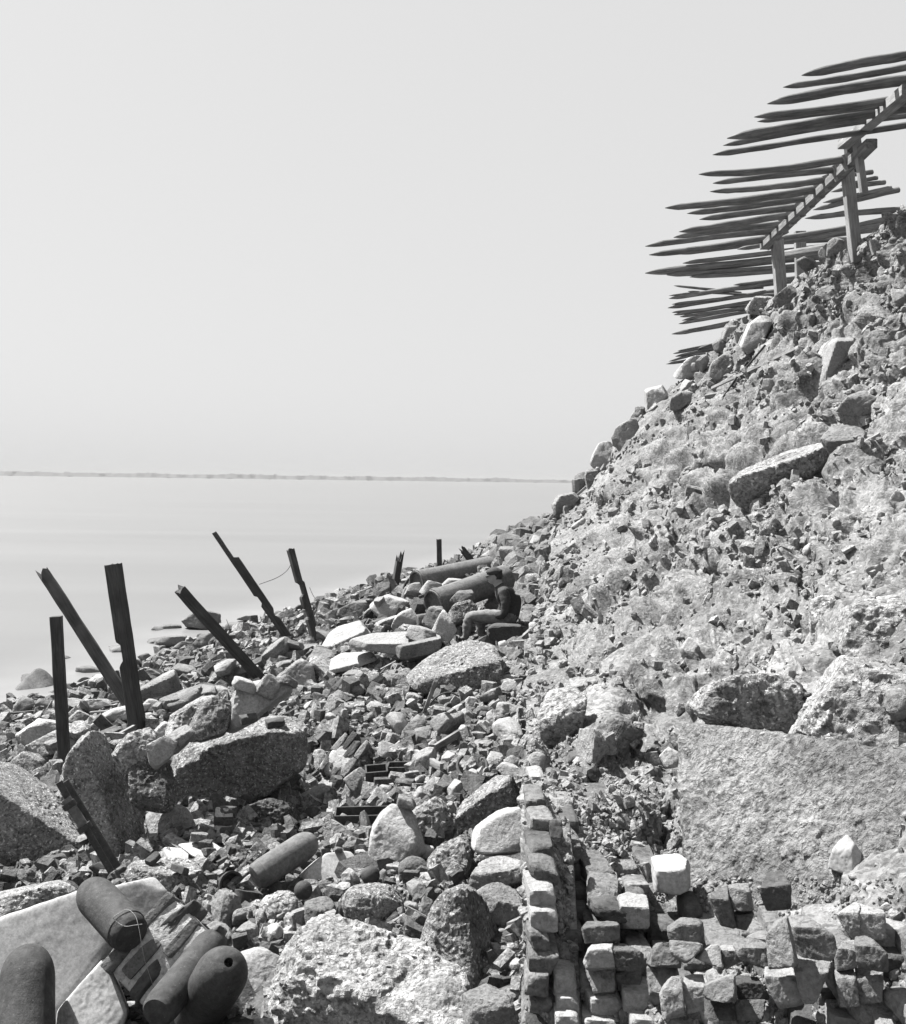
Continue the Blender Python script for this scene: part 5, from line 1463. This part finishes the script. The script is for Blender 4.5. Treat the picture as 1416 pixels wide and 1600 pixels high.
BD = (1.0, 0.52, 0.34); SD = (1.0, 0.8, 0.62)
cnt = [
 scatter(RIDGE, 95, (0.16, 0.62), STB, 'stone', 'pale tumbled stone on the far rubble ridge beyond the seated man', 'stone', 'stones heaped on the far ridge', 6, SD, on_rock=.25),
 scatter(SHORE, 115, (0.18, 0.70), STB, 'stone', 'grey broken stone strewn along the shore around the tarred posts', 'stone', 'stones strewn along the shore', 8, (1.0, .8, .45), on_rock=.12, tilt=.5),
 scatter(HEAP, 75, (0.14, 0.36), STB, 'stone', 'loose angular stone in the hollow between the largest block and the wall', 'stone', 'stones in the central heap', 10, SD, on_rock=.1),
 scatter(HEAP, 210, (0.15, 0.225), BRB, 'brick', 'worn loose brick in the hollow between the largest block and the wall', 'brick', 'loose bricks of the central heap', 10, BD, on_rock=.06),
 scatter(LOW, 90, (0.09, 0.19), BRB, 'brick', 'small rounded brick bit below the largest block and tall slab', 'brick', 'small bricks below the big blocks', 9, BD, on_rock=.05),
 scatter(FRONT, 90, (0.07, 0.17), STB, 'stone', 'small stone wedged between the foreground boulders', 'stone', 'small stones among the foreground boulders', 10, SD, on_rock=0),
 scatter(FRONT, 25, (0.10, 0.16), BRB, 'brick', 'brick piece wedged between the foreground boulders', 'brick', 'brick pieces among the foreground boulders', 10, BD, on_rock=0),
]
for (x, y, ln, rz, lab) in [(430,1128,.165,.35,'dark brick lying right on the pale top of the largest block'),(388,1122,.14,.4,'dark brick perched left beside the smaller one on the largest block'),(411,1112,.09,.2,'dark half brick between the other two on the largest block'),(573,1055,.17,.2,'squared dark brick highest in the central heap'),(556,1075,.20,.9,'dark brick lying below the highest brick of the heap'),(611,1078,.18,.1,'dark brick at the top right of the heap')]:
    loc, nor, ob = sight(x, y + 6)
    o = link('brick', BRB[2 if len(lab) % 2 else 7], loc + Vector((0, 0, .03)), (0.1, -0.15, rz)); o.scale = (ln, .10, .065); tag(o, lab, 'brick')

# stones bedded in the slope
STS = [STB[q] for q in (1, 3, 5, 7, 8)]
made = 0; SPC2 = Spacer()
for _ in range(4000):
    if made >= 120: break
    r_, c_ = slope_pick(1); r_, c_ = int(r_[0]), int(c_[0])
    P = SPD[r_, c_]; px = CX + P[0] / P[1] * F; py = CY - (P[2] - CAMZ) / P[1] * F
    if px > 1412 or py > 1590 or (px > 1066 and 1130 < py < 1400): continue
    if fbm(P[None] / 1.1 + 9, 2)[0] < RNG.uniform(-.12, .12): continue
    s = float(np.exp(RNG.normal(math.log(0.11), 0.42))) * np.clip(P[1] / 8, .45, 1.8)
    rpx = s * F / P[1]
    if rpx < 11 or rpx > 42 or not SPC2.ok(px, py, rpx * 2.0): continue
    o = link('stone', STS[RNG.integers(0, len(STS))], Vector(P + SN2[r_, c_] * s * 0.05), tuple(RNG.uniform(0, 6.28, 3)))
    o.scale = (s, s * RNG.uniform(.55, .9), s * RNG.uniform(.4, .75))
    near_ = P[1] < 7
    tag(o, 'stone bedded in the lower near part of the debris slope' if near_ else 'stone bedded in the upper debris slope', 'stone', 'stones in the lower slope' if near_ else 'stones in the upper slope'); made += 1
# a line of boulders along the crest
for (x, y, w_, mt, lab) in [(1075,604,20,1,'small pale stone tucked between the crest boulders and the slope'),(1096,590,22,0,'grey stone under the rounded crest boulder'),(1128,536,26,0,'grey stone on the crest under the far stakes'),(1140,522,30,4,'crest boulder just left below the pale oblong slab'),(1146,512,24,3,'shelly crest stone left of the pale oblong slab'),(1003,645,20,8,'dark little stone on the crest below the squared block'),(1022,640,22,8,'dark round stone under the squared crest block'),(992,652,18,4,'grey little stone capping the halfway crest boulder'),(912,748,24,4,'grey stone on the skyline under the wedge boulder'),(905,762,26,0,'lowest grey stone of the skyline near the white stick'),(938,735,20,1,'pale chip below the wedge boulder on the skyline'),(1100,566,22,9,'grey stone under the farthest stakes'),(1085,575,18,1,'pale stone left under the farthest stakes'),(1262,412,26,4,'stone on the crest between the two frame posts'),(1285,398,24,0,'stone on the crest left of the second frame post'),(1305,388,30,9,'boulder on the crest at the foot of the second frame post'),(1232,482,18,8,'dark round pebble below the first frame post'),(1338,640,26,5,'pale stone near the right end of the slope')]:
    d = float(slope_depth(np.array([x]), np.array([y]))[0]) - 0.25
    s = w_ * d / F
    o = link('crest_stone', STB[mt], unproj(x, y, d), tuple(RNG.uniform(0, 6.28, 3))); o.scale = (s * 1.1, s * .9, s * .8); tag(o, lab, 'stone')

# wet rocks awash along the shore
k_ = 0
while k_ < 16:
    y_ = RNG.uniform(13, 33); x_ = np.interp(y_, _Yk, _Xk) - RNG.uniform(-.5, 2.2)
    px_ = CX + x_ / y_ * F
    if px_ < 35 or px_ > 520: continue
    s = RNG.uniform(.25, .75)
    o = link('stone', STW[k_ % 3], (x_, y_, -s * .10 + RNG.uniform(-.04, .03)), (RNG.normal(0, .3), RNG.normal(0, .3), RNG.uniform(0, 6)))
    o.scale = (s * 1.2, s * .9, s * .5); tag(o, 'wet rock', 'rock', 'rocks awash along the shore'); k_ += 1
# fine rubble, past counting
brick_bases = []
for i in range(8):
    bv, bf = gauge_rock(rand_planes(np.random.default_rng(60 + i), BOX, 2, (0.75, 0.95)), (1, 1, 1), 2, 40, 60 + i, 0.04, 0, chips=0)
    brick_bases.append((bv * np.array([1.35, .8, .55]), bf))
def fine(region, n, med, name, label, mat, sig=.45, mx=.09, bases=None):
    P = []; S = []
    x0, x1 = min(p[0] for p in region), max(p[0] for p in region); y0, y1 = min(p[1] for p in region), max(p[1] for p in region)
    t = 0
    while len(P) < n and t < n * 6:
        t += 1
        px = RNG.uniform(x0, x1); py = RNG.uniform(y0, y1)
        if not inside((px, py), region): continue
        loc, nor, ob = sight(px, py)
        if ob is None or not ob.name.startswith('ground'): continue
        s = min(math.exp(RNG.normal(math.log(med), sig)) * (loc.y / 9) ** .6, mx * max(1, loc.y / 9))
        P.append(np.array(loc) + np.array([0, 0, s * .2])); S.append(s * RNG.uniform(.55, 1.25, 3))
    me = join_scatter(name, bases or small_bases, np.array(P), np.array(S), RNG.uniform(0, 6.28, (len(P), 3)), M[mat], False)
    tag(link(name, me), label, 'rubble', kind='stuff')
ALL = [(-20,1100),(200,1050),(330,1010),(440,960),(520,940),(620,905),(740,862),(872,796),(850,880),(830,1000),(824,1570),(-20,1600)]
fine(ALL, 2400, .024, 'beach_rubble', 'fine broken stone and brick chips filling the gaps all over the beach', 'rubble')
fine(ALL, 1700, .034, 'beach_rubble', 'dark small brick and stone bits between the larger pieces on the beach', 'chips', bases=brick_bases)
fine(ALL, 1500, .036, 'beach_rubble', 'pale squared chips of stone between the larger pieces on the beach', 'rubble', bases=brick_bases)
fine(RIDGE, 900, .06, 'ridge_rubble', 'small pale stones covering the far rubble ridge', 'stone')

P = []; S = []
while len(P) < 500:
    px = RNG.uniform(822, 1414); py = RNG.uniform(1270, 1598)
    if px > 1010 and py < 1370: continue
    loc, nor, ob = sight(px, py)
    if ob is None or ob.name.startswith('brick'): continue
    s = math.exp(RNG.normal(math.log(.005), .5)); P.append(np.array(loc)); S.append(s * RNG.uniform(.6, 1.4, 3))
me = join_scatter('wall_crumbs', small_bases, np.array(P), np.array(S), RNG.uniform(0, 6.28, (len(P), 3)), M['crumbs'], False)
tag(link('wall_crumbs', me), 'mortar crumbs and brick chips lodged among the bricks of the broken wall', 'rubble', kind='stuff')

# rubble goes on where the camera cannot look: behind the blocks, along the foot of the slope
def around(n, x0, x1, y0, y1, med, mat, bases, name, label):
    X = RNG.uniform(x0, x1, n); Y = y0 * (y1 / y0) ** RNG.random(n); Z = ground(X, Y)
    k = Z > -0.1; X, Y, Z = X[k], Y[k], Z[k]; n = len(X)
    s = np.minimum(np.exp(RNG.normal(math.log(med), .45, n)), .085) * (Y / 9) ** .5
    me = join_scatter(name, bases, np.stack([X, Y, Z + s * .2], -1), s[:, None] * RNG.uniform(.6, 1.25, (n, 3)), RNG.uniform(0, 6.28, (n, 3)), M[mat], False)
    tag(link(name, me), label, 'rubble', kind='stuff')
around(5200, -8.5, 2.6, 2.5, 36, .045, 'rubble', brick_bases, 'outer_rubble', 'broken stone lying over the whole shore between slope and water')
around(3000, -8.5, 2.6, 2.5, 36, .05, 'chips', chip_bases, 'outer_rubble', 'dark brick rubble lying over the whole shore between slope and water')
# ------------------------------------------------------------------ the sea air
hm = bpy.data.materials.new('sea_haze'); hm.use_nodes = True
hn = hm.node_tree; hn.nodes.clear()
ho = hn.nodes.new('ShaderNodeOutputMaterial'); hv = hn.nodes.new('ShaderNodeVolumePrincipled')
hv.inputs['Color'].default_value = (0.42, 0.42, 0.42, 1); hv.inputs['Density'].default_value = 0.0003
hn.links.new(hv.outputs[0], ho.inputs['Volume'])
x0, x1, y0, y1, z0, z1 = -6100, 6100, -70, 9100, -3.0, 14.0
V = [(x, y, z) for x in (x0, x1) for y in (y0, y1) for z in (z0, z1)]
me = make_mesh('haze', V, [[0, 1, 3, 2], [4, 6, 7, 5], [0, 4, 5, 1], [2, 3, 7, 6], [0, 2, 6, 4], [1, 5, 7, 3]], [hm], False)
tag(link('haze', me), 'thin pale sea haze over the water and the far shore', 'haze', kind='stuff')

# ------------------------------------------------------------------ say of each loose stone and brick which one it is
MARKS = [(370,1190,'the largest block'),(330,1120,'the rounded leaning boulder'),(410,1095,'the smooth pale slab'),(160,1250,'the tall pointed slab'),(60,1290,'the dark left-edge boulder'),
 (258,1370,'the honeycombed rock'),(90,1460,'the broad white slab'),(230,1410,'the shadowed white slab'),(255,1490,'the foreground masonry lump'),(355,1420,'the hollow-sided rock'),
 (436,1372,'the squared shaded stone'),(438,1420,'the crumbly shell ball'),(585,1420,'the largest round ball'),(500,1425,'the split block'),(620,1310,'the smooth pale boulder'),(677,1290,'the knobbly boulder'),
 (760,1262,'the long pitted block'),(775,1300,'the ringed pale disc'),(705,1350,'the rough brown-grey boulder'),(730,1470,'the tall coarse boulder'),(570,1530,'the crumbling bottom mass'),(400,1520,'the angular pale stone'),
 (455,1340,'the lone iron shell'),(350,1290,'the upright brick stack'),(540,1185,'the tilted masonry lump'),(560,1272,'the iron trough'),(620,1205,'the dark wooden boxes'),(740,1205,'the curved iron hoop'),
 (672,1105,'the pale stake'),(610,1175,'the pentagonal stone'),(715,1045,'the big pitted boulder'),(660,1010,'the dark-faced block'),(590,1003,'the long pale slab'),(540,1035,'the tilting pale slab'),(460,1055,'the peaked rock'),
 (785,990,'the seat of the man'),(690,980,'the triangular stone'),(720,930,'the near iron tube'),(690,895,'the far iron tube'),(617,905,'the short splintered stub'),(688,880,'the squat upright post'),(494,1000,'the thin ragged post'),
 (455,1000,'the longest leaning post'),(410,1062,'the pale-sided leaning post'),(248,1078,'the squared shore block'),(295,1085,'the two-stepped slab'),(214,1130,'the tall notched post'),(100,1190,'the first square post'),(560,1062,'the highest dark brick'),
 (470,1110,'the brick pile edge'),(510,1230,'the dark hollow'),(780,1190,'the slope toe stones'),(860,820,'the skyline sticks'),(800,860,'the leaning far plank'),(580,950,'the broad ridge boulder'),(440,1290,'the shadowed dark rock'),
 (560,1355,'the lone cannonball'),(620,1130,'the standing flat slab'),(780,1130,'the slope foot'),(90,1375,'the left edge of the beach'),(150,1115,'the shoreline timbers'),(340,1010,'the wet rocks'),
 (1180,525,'the pale oblong slab'),(1230,462,'the first frame post'),(1298,570,'the fluted pale block'),(1318,690,'the perched round boulder'),(1215,750,'the planed-top lump'),(1000,900,'the shadowed round stone'),(1105,730,'the pointed dark stone'),
 (975,680,'the tall crest boulder'),(940,715,'the wedge boulder'),(875,1120,'the white crumbling lump'),(925,1165,'the square grey block'),(1170,1100,'the overhanging mass'),(1290,970,'the pillar-like stone'),(1320,1110,'the bright broken mass'),
 (1050,1260,'the plumb concrete edge'),(1250,1280,'the flat concrete face'),(1066,800,'the upright slope stone'),(1167,900,'the white pebble stone'),(1320,1340,'the white upright stone'),(1200,620,'the long pole'),(1330,370,'the second frame post'),(900,1300,'the wall corner'),(900,850,'the slope skyline foot'),(870,1000,'the slope beside the man'),(1050,1000,'the middle of the slope')]
TONE = {'dark_stone': 'dark', 'grey_stone': 'grey', 'pale_stone': 'pale', 'shell_concrete': 'speckled', 'pale_shell_concrete': 'light speckled', 'worn_brick': 'worn', 'dark_brick': 'dark', 'wet_rock': 'wet'}
buckets = {}
for o in list(SC.objects):
    if o.parent is None and o.name.split('.')[0] in ('stone', 'brick') and o.get('group'):
        P = o.location
        px = CX + P.x / P.y * F; py = CY - (P.z - CAMZ) / P.y * F
        i = min(range(len(MARKS)), key=lambda q: (MARKS[q][0] - px) ** 2 + (MARKS[q][1] - py) ** 2)
        mx, my, nm = MARKS[i]; dx, dy = px - mx, py - my
        hv = 'right of' if dx > 0 else 'left of'
        if abs(dy) > abs(dx): hv = 'below' if dy > 0 else 'above'
        tone = TONE.get(o.data.materials[0].name, 'grey'); kind = 'brick' if o.name.startswith('brick') else 'stone'
        buckets.setdefault((kind, tone, hv, nm), []).append((math.hypot(dx, dy), o))
ORD = ['nearest', 'second nearest', 'third nearest', 'fourth nearest', 'fifth nearest', 'sixth nearest', 'seventh nearest', 'eighth nearest', 'ninth nearest', 'tenth nearest', 'eleventh nearest', 'twelfth nearest', 'farthest']
for (kind, tone, hv, nm), lst in buckets.items():
    lst.sort(key=lambda q: q[0])
    for q, (_, o) in enumerate(lst):
        where = 'in the debris slope' if o['group'].endswith('slope') else 'in the rubble'
        o['label'] = '%s %s %s %s' % (tone, 'loose ' + kind if kind == 'brick' else kind, hv, nm) + (', the only one' * 0) + ('' if len(lst) == 1 else ', the %s of them' % ORD[min(q, 12)])
